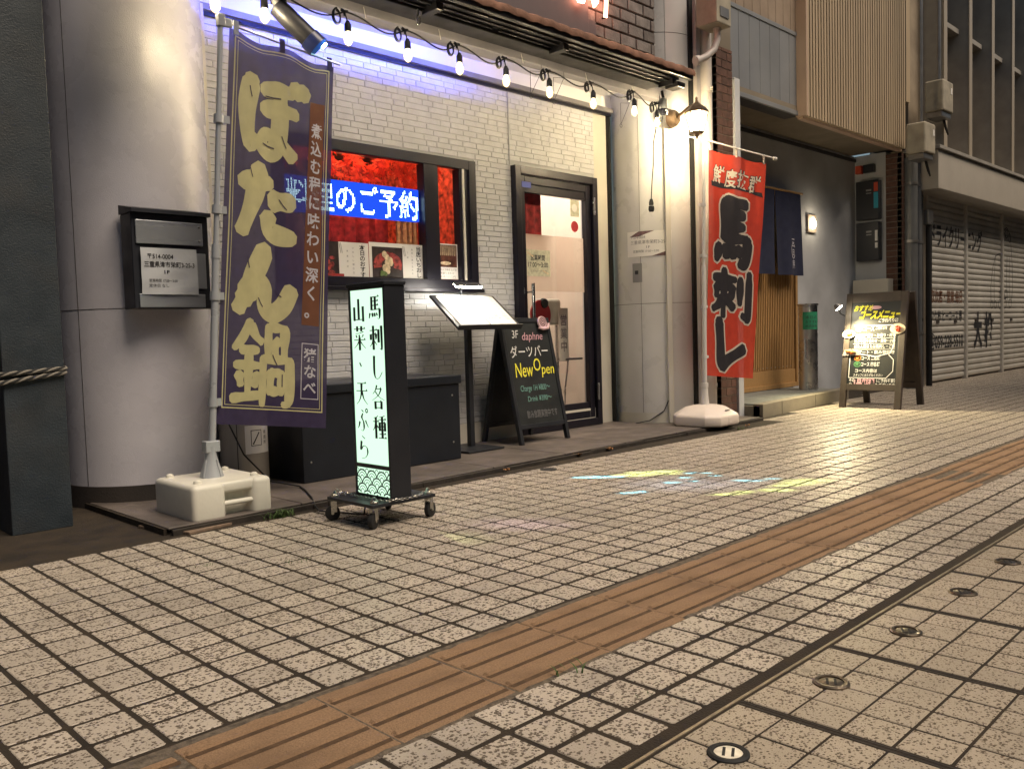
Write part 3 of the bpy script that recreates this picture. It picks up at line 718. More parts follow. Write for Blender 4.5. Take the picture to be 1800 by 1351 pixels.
# red maple branch behind the upper pane
mat('maple', (.80,.045,.018), .6, var=.75, vscale=24, trans=.4); mat('twig', (.10,.05,.03), .8)
mp = thing('maple_branch', 'bright red maple branch hanging inside behind the upper window pane', 'branch', (2.2,3.3,1.8))
tw = MB(); tw.tube([(1.6,3.3,1.95),(1.9,3.28,1.90),(2.2,3.3,1.88),(2.6,3.3,1.90)], .006, 6); build('stem', tw, 'twig', mp)
lv = MB()
for i in range(170):
    x = random.uniform(1.70, 2.85); zc = 1.90-abs(random.gauss(0,.085))-.05*math.sin(x*9); c = Vector((x, random.uniform(3.2,3.42), zc)); s_ = random.uniform(.05,.09)
    tilt = random.uniform(-.5,.5); a0 = random.uniform(-.6,.6)-math.pi/2; nrm = Vector((random.uniform(-.5,.5), -1, tilt)).normalized(); xd = nrm.cross(Vector((0,0,1))).normalized()*-1; yd = xd.cross(nrm)*-1
    star = []
    for k in range(-3, 4):
        a = a0+k*.52; L = s_*(1-.09*abs(k)); star += [(math.cos(a-.2)*s_*.3, math.sin(a-.2)*s_*.3), (math.cos(a)*L, math.sin(a)*L)]
    star.append((math.cos(a0+1.8)*s_*.2, math.sin(a0+1.8)*s_*.2)); star.append((math.cos(a0+math.pi)*s_*.25, math.sin(a0+math.pi)*s_*.25))
    lv.add([c+xd*p[0]+yd*p[1] for p in star]+[c], [(k_, (k_+1) % len(star), len(star)) for k_ in range(len(star))])
tag(build('leaves', lv, 'maple', mp), kind='stuff')
lamp('maple_fill', 'POINT', (2.15,3.20,2.05), 14, (1,.45,.2), mp, shadow_soft_size=.05)  # added fill light without a fixture, brightens the leaves

# ---- window
win = thing('window', 'dark framed shop window with a wide and a narrow pane', 'window', (2.24,3.0,1.04))
q = MB(); q.frame((WIN[0],2.985,WIN[2]), (1,0,0), (0,0,1), WIN[1]-WIN[0], WIN[3]-WIN[2], .062, .05); q.v = [Vector((v.x, v.y+.05, v.z)) for v in q.v]; fr = build('frame', q, 'frame_dark', win, bevel=.003)
q = MB(); q.box(2.545, 2.66, 2.988, 3.06, WIN[2]+.06, WIN[3]-.06); build('mullion', q, 'frame_dark', win, bevel=.003)
q = MB(); q.box(2.842, 2.925, 2.995, 3.06, WIN[2]+.06, WIN[3]-.06); build('mullion', q, 'frame_dark', win, bevel=.003)
q = MB(); q.box(2.865, 2.882, 2.986, 2.998, WIN[2]+.06, WIN[3]-.06); build('rail', q, 'panel_cream', win)
q = MB(); q.box(WIN[0]-.02, WIN[1]+.02, 2.955, 2.99, WIN[2]-.02, WIN[2]+.004); build('sill', q, 'frame_dark', win, bevel=.003)
q = MB(); q.box(1.56, 2.545, 3.030, 3.034, WIN[2]+.06, WIN[3]-.06); build('pane', q, 'pane', win)
q = MB(); q.box(2.66, 2.842, 3.030, 3.034, WIN[2]+.06, WIN[3]-.06); build('pane', q, 'pane', win)

# ---- LED message sign: dots sampled from the lettering
led = thing('led_sign', 'blue scrolling LED message sign behind the window with white dot lettering', 'LED sign', (2.0,3.05,1.56))
emat('led_blue', (.02,.10,1.0), 1.0); emat('led_dot', (.55,.86,1.0), 6)
q = MB(); q.box(1.36, 2.54, 3.04, 3.075, 1.462, 1.662); build('panel', q, 'led_blue', led, bevel=.004)
vs, fs, tw_ = glyph('料理のご予約', .012)
bv = BVHTree.FromPolygons([Vector((a,b,0)) for a, b in vs], fs)
dots = MB(); NX, NZ = 118, 18; p_ = 1.165/NX; X0, Z0 = 1.366, 1.468; hz = .188/NZ
ox, sxx = .045, 5.95/NX
for i in range(NX):
    for j in range(NZ):
        u = (i+.5)/NX; gx = (X0+(i+.5)*p_-1.60)/.93*5.95; gy = -.11+(j+.5)/NZ*1.02
        # letters fill the panel; the row is shifted so that the last one ends at the right edge
        if gx > 0 and bv.ray_cast(Vector((gx, gy, 1)), Vector((0,0,-1)))[0] is not None:
            x, z_ = X0+i*p_, Z0+j*hz; g = .0009
            dots.add([(x+g,3.0385,z_+g),(x+p_-g,3.0385,z_+g),(x+p_-g,3.0385,z_+hz-g),(x+g,3.0385,z_+hz-g)], [(0,1,2,3)])
tag(build('dots', dots, 'led_dot', led), kind='stuff')
q = MB(); q.box(1.37, 2.53, 3.079, 3.082, 1.47, 1.655); build('backlight', q, 'led_blue', led)

# ---- posters on the inside of the panes
mat('paper', (.80,.78,.75), .7, var=.04); mat('ink', (.03,.03,.035), .8); mat('ink_grey', (.16,.16,.17), .8); mat('ink_red', (.42,.03,.03), .7)
mat('photo_dark', (.035,.022,.022), .4, var=.5, vscale=20); mat('meat', (.33,.045,.04), .5, var=.8, vscale=55); mat('cream_food', (.62,.50,.33), .6, var=.4, vscale=45); mat('greens', (.10,.16,.04), .6, var=.5, vscale=60)
mat('film', (.74,.66,.58), .6, var=.05, trans=.8); mat('lacquer', (.09,.03,.02), .4, var=.6, vscale=30)
def sheet(name, label, x0, x1, z0, z1, y, paperm, group=None, cat='poster'):
    t = thing(name, label, cat, ((x0+x1)/2, y, z0), group)
    q = MB(); q.box(x0, x1, y-.0006, y+.0006, z0, z1); build('paper', q, paperm, t)
    return t
def ink(t, fl, x0, z0, y, m, name='lettering', lift=.0012): return build(name, fl.plane((x0, y, z0), (1,0,0), (0,0,1), lift), m, t)
YP = 3.0285
p1 = sheet('food_poster', 'window poster with a dark plate of raw horse meat, left one', 1.70, 2.13, 1.06, 1.305, YP, 'paper')
f = Flat(); f.rect(0,.22,.0,.245); ink(p1, f, 1.70, 1.06, YP, 'photo_dark', 'picture')
f = Flat()
for i in range(26): f.disc(.11+random.gauss(0,.05), .10+random.gauss(0,.04), random.uniform(.012,.03), random.uniform(.008,.02), lay=i*.03)
ink(p1, f, 1.70, 1.06, YP, 'meat', 'picture', .0022)
f = Flat(); f.vtext('本日のおすすめ', .385, .235, .034, .04, .032, .02); ink(p1, f, 1.70, 1.06, YP, 'ink')
f = Flat(); f.vtext('いのしし鍋仕立', .32, .22, .014, .014, .024); f.vtext('数量限定', .28, .20, .012, .012, .03); f.line([(.235,.24),(.245,.18)], .003); f.line([(.225,.24),(.235,.18)], .003); ink(p1, f, 1.70, 1.06, YP, 'ink_grey')
f = Flat(); f.rect(.17,.25,.005,.06,0); ink(p1, f, 1.70, 1.06, YP, 'ink_red', 'picture', .004)
p2 = sheet('food_poster', 'window poster with a platter of sliced meat around white garnish', 2.135, 2.545, 1.10, 1.315, YP, 'paper')
f = Flat(); f.rect(.02,.25,.0,.19); ink(p2, f, 2.135, 1.10, YP, 'photo_dark', 'picture')
f = Flat()
for i in range(30):
    a = -.35+i*3.9/30; f.stroke([(math.cos(a)*.05, math.sin(a)*.035), (math.cos(a)*.105, math.sin(a)*.075)], .135, .085, 1, 1, .013, lay=i*.03)
ink(p2, f, 2.135, 1.10, YP, 'meat', 'picture', .0022)
f = Flat()
for i in range(14): f.disc(.135+random.gauss(0,.018), .085+random.gauss(0,.035), .018, .02, lay=i*.03)
ink(p2, f, 2.135, 1.10, YP, 'cream_food', 'picture', .0042)
f = Flat()
for i in range(8): f.disc(.10+random.gauss(0,.015), .03+random.gauss(0,.01), .012, .01, lay=i*.03)
ink(p2, f, 2.135, 1.10, YP, 'greens', 'picture', .0062)
f = Flat(); f.vtext('当店いちおし', .375, .205, .034, .042, .0325, .022); ink(p2, f, 2.135, 1.10, YP, 'ink')
f = Flat(); f.vtext('馬刺し盛り合わせ', .325, .19, .014, .014, .021); f.vtext('三種', .29, .17, .012, .012, .03); f.line([(.262,.2),(.275,.14)], .003); f.line([(.252,.2),(.265,.14)], .003); ink(p2, f, 2.135, 1.10, YP, 'ink_grey')
p3 = sheet('skewer_poster', 'narrow pane poster with rows of skewers over a caption block', 2.672, 2.838, 1.085, 1.335, YP, 'paper')
f = Flat(); f.rect(.008,.158,.10,.243); ink(p3, f, 2.672, 1.085, YP, 'lacquer', 'picture')
f = Flat()
for i in range(8): f.line([(.022+.017*i,.175),(.026+.017*i,.238)], .006, lay=i*.05)
f.disc(.06,.125,.045,.012,1); ink(p3, f, 2.672, 1.085, YP, 'cream_food', 'picture', .0025)
f = Flat(); f.text('炭火で焼き上げる', .012,.078,.016,.14); f.text('串盛り合わせ', .012,.055,.016,.12); f.text('五本八八〇円', .012,.033,.016,.13); ink(p3, f, 2.672, 1.085, YP, 'ink_grey')
f = Flat(); f.rect(.0,.166,.0,.022); ink(p3, f, 2.672, 1.085, YP, 'ink_red', 'picture', .002)

# ---- door
door = thing('glass_door', 'dark framed glass entrance door with a vertical bar handle', 'door', (3.78,3.0,.03))
q = MB(); q.frame((DOOR[0],3.02,DOOR[2]), (1,0,0), (0,0,1), DOOR[1]-DOOR[0], DOOR[3]-DOOR[2], .055, .055); build('frame', q, 'frame_dark', door, bevel=.004)
q = MB(); w_, h_ = DOOR[1]-DOOR[0]-.118, DOOR[3]-DOOR[2]-.118
q.frame((DOOR[0]+.059,3.035,DOOR[2]+.059), (1,0,0), (0,0,1), w_, h_, .055, .045); lf = build('leaf', q, 'frame_dark', door, bevel=.004)
q = MB(); q.box(DOOR[0]+.115, DOOR[1]-.115, 2.998, 3.030, 1.73, 1.787); q.box(DOOR[0]+.115, DOOR[1]-.115, 2.998, 3.030, .145, .205); build('rail', q, 'frame_dark', lf, bevel=.003)
q = MB(); q.box(DOOR[0]+.114, DOOR[1]-.114, 3.014, 3.020, .2, 1.735); build('pane', q, 'pane', door)
mat('chrome', (.62,.62,.64), .25, metal=1.0, bump=.05, bscale=80)
q = MB(); q.tube([(3.452,2.935,.72),(3.452,2.935,1.09)], .012, 12); hd = build('handle', q, 'chrome', door, smooth=True)
q = MB()
for z_ in (.78,1.03): q.tube([(3.452,2.935,z_),(3.452,2.99,z_)], .006, 8)
build('standoff', q, 'chrome', hd, smooth=True)
for z_ in (.22, 1.62): q = MB(); q.box(4.16,4.178,2.952,2.966,z_,z_+.13); build('hinge', q, 'chrome', door, bevel=.003)
q = MB(); q.box(3.395,3.41,2.976,2.989,1.02,1.06); build('latch', q, 'chrome', door)
mat('sticker_blue', (.02,.05,.42), .5); mat('sticker_green', (.55,.54,.42), .6, var=.2, vscale=60); mat('sticker_red', (.38,.02,.03), .5)
def stick(name, x0, x1, z0, z1, m, y=2.987): q = MB(); q.box(x0, x1, y-.0008, y, z0, z1); return build(name, q, m, door)
stick('blue_sticker', 3.42,3.512,1.795-.035,1.835-.035,'sticker_blue')
st = stick('green_sticker', 3.955,4.052,1.60,1.725,'sticker_green',3.012)
q = MB(); q.lathe([(.0,0),(.018,0),(.030,0)], (4.0,3.0105,1.665), 20, 'Y'); build('ring', q, 'paper', st)
q = MB(); q.lathe([(0,0),(.041,0)], (3.998,3.011,1.527), 24, 'Y'); build('red_sticker', q, 'sticker_red', door)
q = MB(); q.box(3.455, 4.105, 3.0225, 3.0235, 1.04, 1.445); build('white_film', q, 'film', door)
t = sheet('opening_hours_notice', 'cream opening hours notice taped to the glass door', 3.452, 3.715, 1.147, 1.335, 3.009, 'sticker_green', cat='notice')
f = Flat(); f.text('営業時間', .055,.115,.044,.15,.02); f.text('17:00～3:00', .022,.065,.048,.215,.015); f.text('（ラストオーダー2:00）', .03,.03,.02,.2); ink(t, f, 3.452, 1.147, 3.009, 'ink')
f = Flat()
for i in range(5): f.disc(.03+.012*i,.165-.006*i,.010,.005,i*.1); f.disc(.235-.012*i,.02+.005*i,.010,.005,i*.1)
ink(t, f, 3.452, 1.147, 3.009, 'cream_food', 'corner_ornament')
# body temperature gate just inside the door
tg = thing('temperature_stand', 'white temperature check stand with a black lens inside the glass door', 'stand', (3.75,3.25,.02))
q = MB(); q.box(3.58,3.86,3.22,3.27,.80,1.0); build('head', q, 'panel_cream', tg, bevel=.02)
q = MB(); q.lathe([(0,0),(.035,0),(.04,.02)], (3.66,3.205,.965), 20, 'Y'); build('lens', q, 'rubber', tg, smooth=True)
q = MB(); q.lathe([(0,0),(.11,0),(.11,.01)], (3.62,3.214,.88), 28, 'Y'); build('dial', q, 'sticker_red', tg, smooth=True)
q = MB(); q.box(3.79,3.9,3.19,3.195,.52,.93); bd_ = build('board', q, 'panel_cream', tg, bevel=.002)
f = Flat(); f.vtext('営業中', .055,.36,.09,.08,.1,.02); build('lettering', f.plane((3.79,3.19,.52),(1,0,0),(0,0,1),.001), 'ink_grey', bd_)
q = MB(); q.tube([(3.84,3.26,.82),(3.84,3.26,.05)], .014, 10); q.tube([(3.95,3.24,.55),(3.90,3.24,.3),(3.88,3.24,.04)], .008, 8); q.box(3.72,4.02,3.18,3.4,.021,.045); build('post', q, 'chrome', tg, smooth=True)
q = MB(); q.box(3.86,4.05,3.18,3.34,.525,.54); build('shelf', q, 'ink_grey', tg)

tg.location.x += .20
# ---- things fixed to the right column
def on_col(cx, cy, rad, a, z): return Vector((cx+rad*math.cos(a), cy+rad*math.sin(a), z))
def curved_sheet(mb, cx, cy, rad, a0, a1, z0, z1, n=10):
    vs = [on_col(cx, cy, rad, a0+(a1-a0)*i/n, z) for z in (z0, z1) for i in range(n+1)]
    mb.add(vs, [(i, i+1, n+2+i, n+1+i) for i in range(n)]); return mb
cR = (4.765, 2.83, .345)
nt_ = thing('column_notice', 'laminated shop address notice with brown corner bands on the right column', 'notice', (4.44,2.72,1.30))
build('paper', curved_sheet(MB(), cR[0], cR[1], cR[2]+.003, R(178), R(236), 1.30, 1.49), 'paper', nt_, smooth=True)
def on_notice(x, y, l): return on_col(cR[0], cR[1], cR[2]+.0042+l*.0006, R(178)+x/cR[2], 1.30+y)
f = Flat(); f.text('〒514-0004', .03,.135,.03,.12); f.text('三重県津市栄町3-25-3', .03,.095,.032,.29); f.text('1F', .15,.06,.026,.035); f.text('営業時間 17:00～3:00', .05,.03,.022,.2)
build('lettering', f.cut(.03).onto(on_notice), 'ink_grey', nt_)
mat('brown_band', (.16,.09,.09), .6, var=.4, vscale=40)
f = Flat()
for quad in ([(.10,.19),(.22,.19),(.10,.15),(.02,.15)], [(.20,.0),(.345,.045),(.345,.02),(.30,.0)]):
    f = Flat(); f.add(quad, [(0,1,2,3)]); build('band', f.cut(.03).onto(lambda x, y, l: on_col(cR[0], cR[1], cR[2]+.0036, R(178)+x/cR[2], 1.30+y)), 'brown_band', nt_)
sw = thing('switch_plate', 'small grey metal key switch plate on the right column', 'switch', (4.43,2.72,1.1))
mat('plate_grey', (.26,.26,.26), .45, metal=.5)
build('plate', curved_sheet(MB(), cR[0], cR[1], cR[2]+.004, R(185), R(198), 1.105, 1.25), 'plate_grey', sw, smooth=True)
d = on_col(*cR[:2], cR[2]+.006, R(191), 1.18); q = MB(); q.obox(d, Vector((math.cos(R(191)), math.sin(R(191)), 0))*.006, Vector((-math.sin(R(191)), math.cos(R(191)),0))*.012, (0,0,.014)); build('key_hole', q, 'ink', sw)
q = MB(); c_ = on_col(*cR[:2], cR[2]+.012, R(231), 1.2); dd = Vector((math.cos(R(231)), math.sin(R(231)), 0)); tt = Vector((-dd.y, dd.x, 0)); q.obox((c_.x, c_.y, 1.22), dd*.014, tt*.02, (0,0,1.19)); build('cable_cover', q, 'panel_cream', shop, bevel=.003)
q = MB(); q.tube([on_col(*cR[:2], cR[2]+.006, R(228), .2), on_col(*cR[:2], cR[2]+.006, R(222), .12), on_col(*cR[:2], cR[2]+.03, R(205), .05), on_col(*cR[:2], cR[2]+.06, R(190), .03)], .004, 6); tag(build('loose_cable', q, 'rubber', smooth=True), 'short black cable at the foot of the right column', 'cable')

# ================================================================== AWNING, STRING LIGHTS, LAMPS
aw = thing('awning', 'rusty retracted awning with dark folding arms above the shop front', 'awning', (2.4,2.3,2.45))
q = MB(); q.box(.4, 4.27, 2.13, 2.165, 2.452, 2.50); q.v = [Vector((v.x, v.y, v.z)) for v in q.v]; build('front_bar', q, 'awning_metal', aw, bevel=.006)
# ragged cloth roll above the bar
n = 120; q = MB(); vs = []
for i in range(n+1):
    x = .4+3.87*i/n; w = .010*math.sin(i*1.7)+.006*math.sin(i*.61)
    ring = [(2.118,2.474+w*.4), (2.112,2.492+w*.5), (2.12,2.516+w*.4), (2.15,2.53+w*.3), (2.20,2.522), (2.46,2.60)]
    vs += [(x, y, z_) for y, z_ in ring]
q.add(vs, [(6*i+j, 6*i+j+1, 6*i+j+7, 6*i+j+6) for i in range(n) for j in range(5)]); build('canopy', q, 'awning_rust', aw, smooth=True)
q = MB(); q.box(.4, 4.20, 2.20, 2.30, 2.455, 2.475); build('arm_cover', q, 'awning_metal', aw, bevel=.003)
q = MB(); q.box(.4, 4.15, 2.31, 2.44, 2.43, 2.455); build('cassette', q, 'awning_metal', aw, bevel=.004)
mat('steel_bright', (.55,.55,.56), .3, metal=1)
for (x0, x1, y, z_) in ((1.15,2.5,2.29,2.447),(2.55,4.1,2.29,2.447),(1.4,2.9,2.235,2.448),(2.9,4.18,2.235,2.448)):
    q = MB(); q.tube([(x0,y,z_),((x0+x1)/2,y+.005,z_),(x1,y,z_)], .007, 10); build('arm', q, 'awning_metal', aw, smooth=True)
for x in (2.02, 3.0, 4.12):
    q = MB(); q.box(x, x+.05, 2.2, 2.32, 2.415, 2.455); b_ = build('bracket', q, 'awning_metal', aw, bevel=.004)
q = MB(); q.box(4.13,4.22,2.165,2.27,2.395,2.43); build('end_bracket', q, 'awning_metal', aw, bevel=.004)
cra = [(1.98+.012*math.cos(a), 2.30, 2.375+.022*math.sin(a)) for a in [R(20*i) for i in range(18)]]
q = MB(); q.tube(cra, .004, 6, closed=True); q.tube([(1.98,2.3,2.40),(1.98,2.3,2.43)], .005, 6); build('crank_eye', q, 'steel_bright', aw, smooth=True)

# blue LED strip on the back of the beam that washes the soffit
emat('led_strip', (.10,.15,1.0), 520)
ls = thing('led_strip', 'blue LED strip hidden behind the beam, washing the soffit violet', 'LED strip', (2.2,2.54,2.41))
q = MB(); q.box(1.25, 2.75, 2.5355, 2.541, 2.405, 2.416); build('strip', q, 'led_strip', ls)
q = MB(); q.box(1.2, 2.8, 2.5355, 2.578, 2.397, 2.403); build('channel', q, 'beam', ls)

# ---- string lights: cord with coils, drop wires, sockets and glowing bulbs
st = thing('string_lights', 'black cord of glowing filament bulbs strung under the awning', 'string lights', (2.4,2.3,2.2))
mat('cord', (.012,.012,.014), .6); mat('socket', (.02,.02,.022), .5)
glassmat('bulb_glass', (1,.97,.88), 1.0, glow=(1,.74,.32), gs=1.3); emat('filament', (1,.80,.45), 260)
BX = [.864,1.097,1.54,1.903,2.257,2.611,2.976,3.386,3.814,4.071]
BZ = [2.19,2.198,2.194,2.188,2.19,2.189,2.189,2.19,2.212,2.176]
J = []
for i, (x, z_) in enumerate(zip(BX, BZ)):
    # x, z_ = middle of the glass bulb
    top = Vector((x-.012+random.uniform(-.006,.006), 2.3, z_+.115)); J.append(top)
    q = MB(); q.tube([top, Vector((x-.006, 2.3, z_+.09)), Vector((x, 2.3, z_+.062))], .0032, 6)
    q.tube([top+Vector((-.018,0,.006)), top, top+Vector((.018,0,.004))], .0075, 8); q.tube([top+Vector((0,0,.004)), top+Vector((0,0,-.02))], [.0075,.004], 8)
    dw = build('drop_wire', q, 'cord', st, smooth=True)
    q = MB(); q.lathe([(0,.075),(.008,.075),(.0115,.066),(.0165,.058),(.0175,.026),(.0155,.022),(0,.022)], (x,2.3,z_), 16); so = build('socket', q, 'socket', st, smooth=True)
    q = MB(); q.lathe([(.0125,.024),(.0135,.016),(.0195,.0),(.0215,-.012),(.0195,-.026),(.012,-.037),(.004,-.043),(0,-.044)], (x,2.3,z_), 20); build('bulb', q, 'bulb_glass', so, smooth=True)
    q = MB()
    for a in range(4):
        ca, sa = math.cos(a*math.pi/2), math.sin(a*math.pi/2)
        q.tube([(x+.004*ca,2.3+.004*sa,z_+.016),(x+.0085*ca,2.3+.0085*sa,z_-.010),(x+.004*ca,2.3+.004*sa,z_-.028)], .0022, 6)
    build('filament', q, 'filament', so)
    lamp('bulb_light', 'POINT', (x,2.3,z_-.006), 3.5, (1,.87,.70), st, shadow_soft_size=.014)
    # coil of spare cord beside the junction
    if i in (0,): continue
    q = MB(); rad = random.uniform(.026,.032); tl = random.uniform(-.35,.35); c_ = top+Vector((-.048, 0, -.03)); pts = []
    for k in range(37):
        a = R(90)+k*2*math.pi*2/36; pts.append(c_+Vector((rad*math.cos(a)*(.62+.12*(k > 18))+.006*(k/36), .018*(k/36)-.009, rad*1.08*math.sin(a)-.004*(k/36)+tl*rad*math.cos(a)*.3)))
    q.tube(pts, .0042, 7); build('coil', q, 'cord', st, smooth=True)
J = [Vector((.70,2.3,2.36))]+J+[Vector((4.13,2.32,2.33))]
for i in range(len(J)-1):
    a, b = J[i], J[i+1]; q = MB(); L = (b-a).length; sag = .045*L/.36*random.uniform(.8,1.2)
    if i == len(J)-2: sag = .01
    pts = []
    for k in range(15):
        t = k/14; p = a.lerp(b, t)
        if 0 < i < len(J)-1: p.z += -.9*sag*math.sin(math.pi*t)*(.35+t)+.010*math.sin(math.pi*t*2)
        pts.append(p)
    q.tube(pts, .0042, 7); build('cord', q, 'cord', st, smooth=True)
# cord coming down on the right column with a spare plug
cp = thing('hanging_plug', 'black cable with a plug dangling down the right column', 'cable', (4.30,2.53,1.6))
q = MB(); q.tube([(4.13,2.32,2.33),(4.15,2.34,2.26),(4.26,2.44,2.2),(4.33,2.52,2.1),(4.338,2.53,1.95),(4.325,2.535,1.83),(4.315,2.535,1.74),(4.31,2.535,1.69)], .0038, 7); build('cable', q, 'cord', cp, smooth=True)
q = MB(); q.lathe([(0,.06),(.010,.055),(.017,.03),(.017,.012),(0,.012)], (4.31,2.535,1.64), 12); q.lathe([(0,.012),(.02,.012),(.022,-.012),(.016,-.028),(0,-.03)], (4.31,2.535,1.632), 14); build('plug', q, 'cord', cp, smooth=True)
# cable ties and loops at the corner
q = MB()
for k in range(3):
    pts = [(4.13+.03*math.cos(R(18*i))*(.6+.2*k), 2.315, 2.285+.04*math.sin(R(18*i))-.03*k) for i in range(20)]; q.tube(pts, .0036, 6, closed=True)
tag(build('cable_bundle', q, 'cord', smooth=True), kind='stuff')
tag(bpy.data.objects['cable_bundle'], 'tangled black cable loops at the right end of the awning', 'cable')
del bpy.data.objects['cable_bundle']['kind']
# wire banner hooks hanging from the beam
for k, (x, lab) in enumerate(((2.97,'left'),(3.18,'middle'),(3.86,'right'))):
    h = MB(); z0 = 2.395 if k < 2 else 2.35
    h.tube([(x+.10,2.45,z0),(x+.10,2.45,z0-.04),(x,2.45,z0-.055),(x,2.45,z0-.19),(x-.003,2.45,z0-.20)], .0016, 5)
    h.tube([(x+.10,2.45,z0-.04),(x+.05,2.45,z0-.12),(x+.004,2.45,z0-.192)], .0016, 5)
    h.tube([(x+.012*math.cos(R(30*i)), 2.45, z0-.208+.012*math.sin(R(30*i))) for i in range(12)], .0016, 5, closed=True)
    tag(build('wire_hook', h, 'cord', smooth=True), lab+' bent wire hook hanging from the beam among the bulbs', 'hook', 'wire hooks under the beam')

# ---- logo projector pointing down at the pavement
pj = thing('logo_projector', 'dark cylindrical projector on a bracket with a cyan lens beside the purple banner', 'projector', (1.30,2.3,2.2))
mat('proj_body', (.018,.018,.024), .45, bump=.2, bscale=90); mat('proj_hood', (.02,.03,.12), .35)
pa, pb = Vector((1.225,2.34,2.235)), Vector((1.345,2.27,2.100))
ax = (pb-pa).normalized()
q = MB(); q.tube([pa-ax*.055, pa-ax*.05, pa, pb-ax*.05], [.030,.043,.046,.046], 24); build('body', q, 'proj_body', pj, smooth=True)
q = MB(); q.tube([pb-ax*.05, pb-ax*.048, pb+ax*.006], [.047,.052,.054], 24, cap=False); q.tube([pb-ax*.049, pb-ax*.047], [.052,.001], 24, cap=False); build('hood', q, 'proj_hood', pj, smooth=True)
sd_ = Vector((.88,-.1,.30)).normalized(); lens = pb+ax*.002+sd_*.036
emat('proj_lens', (.35,.95,1.0), 35)
q = MB(); q.tube([lens-ax*.004, lens+ax*.004], .0155, 16); build('lens', q, 'proj_lens', pj, smooth=True)
q = MB(); q.tube([(1.205,2.36,2.46),(1.205,2.36,2.36)], .02, 12); q.obox((1.205,2.36,2.325), (.028,0,0), (0,.028,0), (0,0,.04)); build('bracket', q, 'awning_metal', pj, bevel=.004)
q = MB(); q.tube([(1.15,2.36,2.45),(1.165,2.355,2.37),(1.185,2.345,2.29),(1.20,2.335,2.22)], [.03,.026,.022,.018], 14); build('arm', q, 'plate_grey', pj, smooth=True)
q = MB(); q.tube([(1.205,2.36,2.44),(1.17,2.30,2.42),(1.06,2.3,2.40),(.98,2.3,2.36)], .0035, 6); build('lead', q, 'cord', pj, smooth=True)
# the light itself: a spot with a colour slide (patches given as points on the pavement)
LP = lens+ax*.02
tgt = Vector((2.45,1.15,0)); sp = lamp('slide_light', 'SPOT', LP, 2400, (1,1,1), pj, spot_size=R(74), spot_blend=.25, shadow_soft_size=.004)
zq = (LP-tgt).normalized(); sp.rotation_mode = 'QUATERNION'; sp.rotation_quaternion = zq.to_track_quat('Z', 'Y')
M3 = sp.rotation_quaternion.to_matrix(); xax, yax = M3 @ Vector((1,0,0)), M3 @ Vector((0,1,0))
def slide(p):
    d = Vector(p)-LP; w = -d.dot(zq); return d.dot(xax)/w, d.dot(yax)/w
ld = sp.data; ld.use_nodes = True; n, l = ld.node_tree.nodes, ld.node_tree.links; em = n['Emission']
tc = n.new('ShaderNodeTexCoord'); sx = n.new('ShaderNodeSeparateXYZ'); l.new(tc.outputs['Normal'], sx.inputs[0])
def mth(op, a, b=None, c=None):
    q = n.new('ShaderNodeMath'); q.operation = op
    for s_, v in zip(q.inputs, (a, b, c)):
        if v is None: continue
        if isinstance(v, (int, float)): s_.default_value = v
        else: l.new(v, s_)
    return q.outputs[0]
U = mth('DIVIDE', sx.outputs[0], mth('ABSOLUTE', sx.outputs[2])); V = mth('DIVIDE', sx.outputs[1], mth('ABSOLUTE', sx.outputs[2]))
cu = n.new('ShaderNodeCombineXYZ'); l.new(U, cu.inputs[0]); l.new(V, cu.inputs[1])
nz_ = n.new('ShaderNodeTexNoise'); nz_.inputs['Scale'].default_value = 60; nz_.inputs['Detail'].default_value = 2; l.new(cu.outputs[0], nz_.inputs['Vector'])
wob = mth('MULTIPLY', mth('SUBTRACT', nz_.outputs[0], .5), 1.1)
YG, CY = (.60,.80,.24), (.14,.72,1.0); rp_ = random.Random(11); PATCH = []   # centre, half lengths, direction, colour, strength, softness
def streaks(c, d, k, colr, spread, ln, wd, stg):
    for i in range(k):
        t = (i+.5)/k*2-1; q_ = (c[0]+d[0]*t+rp_.gauss(0,spread), c[1]+d[1]*t+rp_.gauss(0,spread))
        PATCH.append((q_, ln*rp_.uniform(.7,1.25), wd*1.5*rp_.uniform(.7,1.3), -47+rp_.uniform(-8,8), colr, stg*rp_.uniform(.7,1.1), .89))
streaks((2.70,1.38), (.10,-.06), 5, YG, .03, .13, .040, .95)
streaks((2.80,.66), (.14,-.02), 6, YG, .04, .14, .036, .95)
streaks((2.45,.76), (.08,-.05), 2, YG, .02, .10, .03, .8)
streaks((2.44,1.54), (.06,-.06), 2, CY, .01, .10, .020, 1.5); streaks((2.20,1.14), (.05,-.04), 2, CY, .01, .06, .016, 1.2)
streaks((2.60,1.12), (.16,-.06), 4, CY, .035, .06, .014, 1.2); streaks((2.82,.88), (.07,-.08), 3, CY, .02, .08, .016, 1.3); streaks((2.84,1.22), (.05,-.05), 2, CY, .02, .06, .014, 1.1)
PATCH += [((2.55,1.05),.62,.30,-50,(.36,.46,.70),.16,1.0), ((1.05,1.18),.30,.16,-55,(.55,.68,.25),.11,1.0), ((.86,1.45),.22,.12,-60,(.42,.40,1.0),.12,1.0), ((1.42,1.10),.34,.16,-60,(.55,.38,.60),.09,1.0)]
acc = None
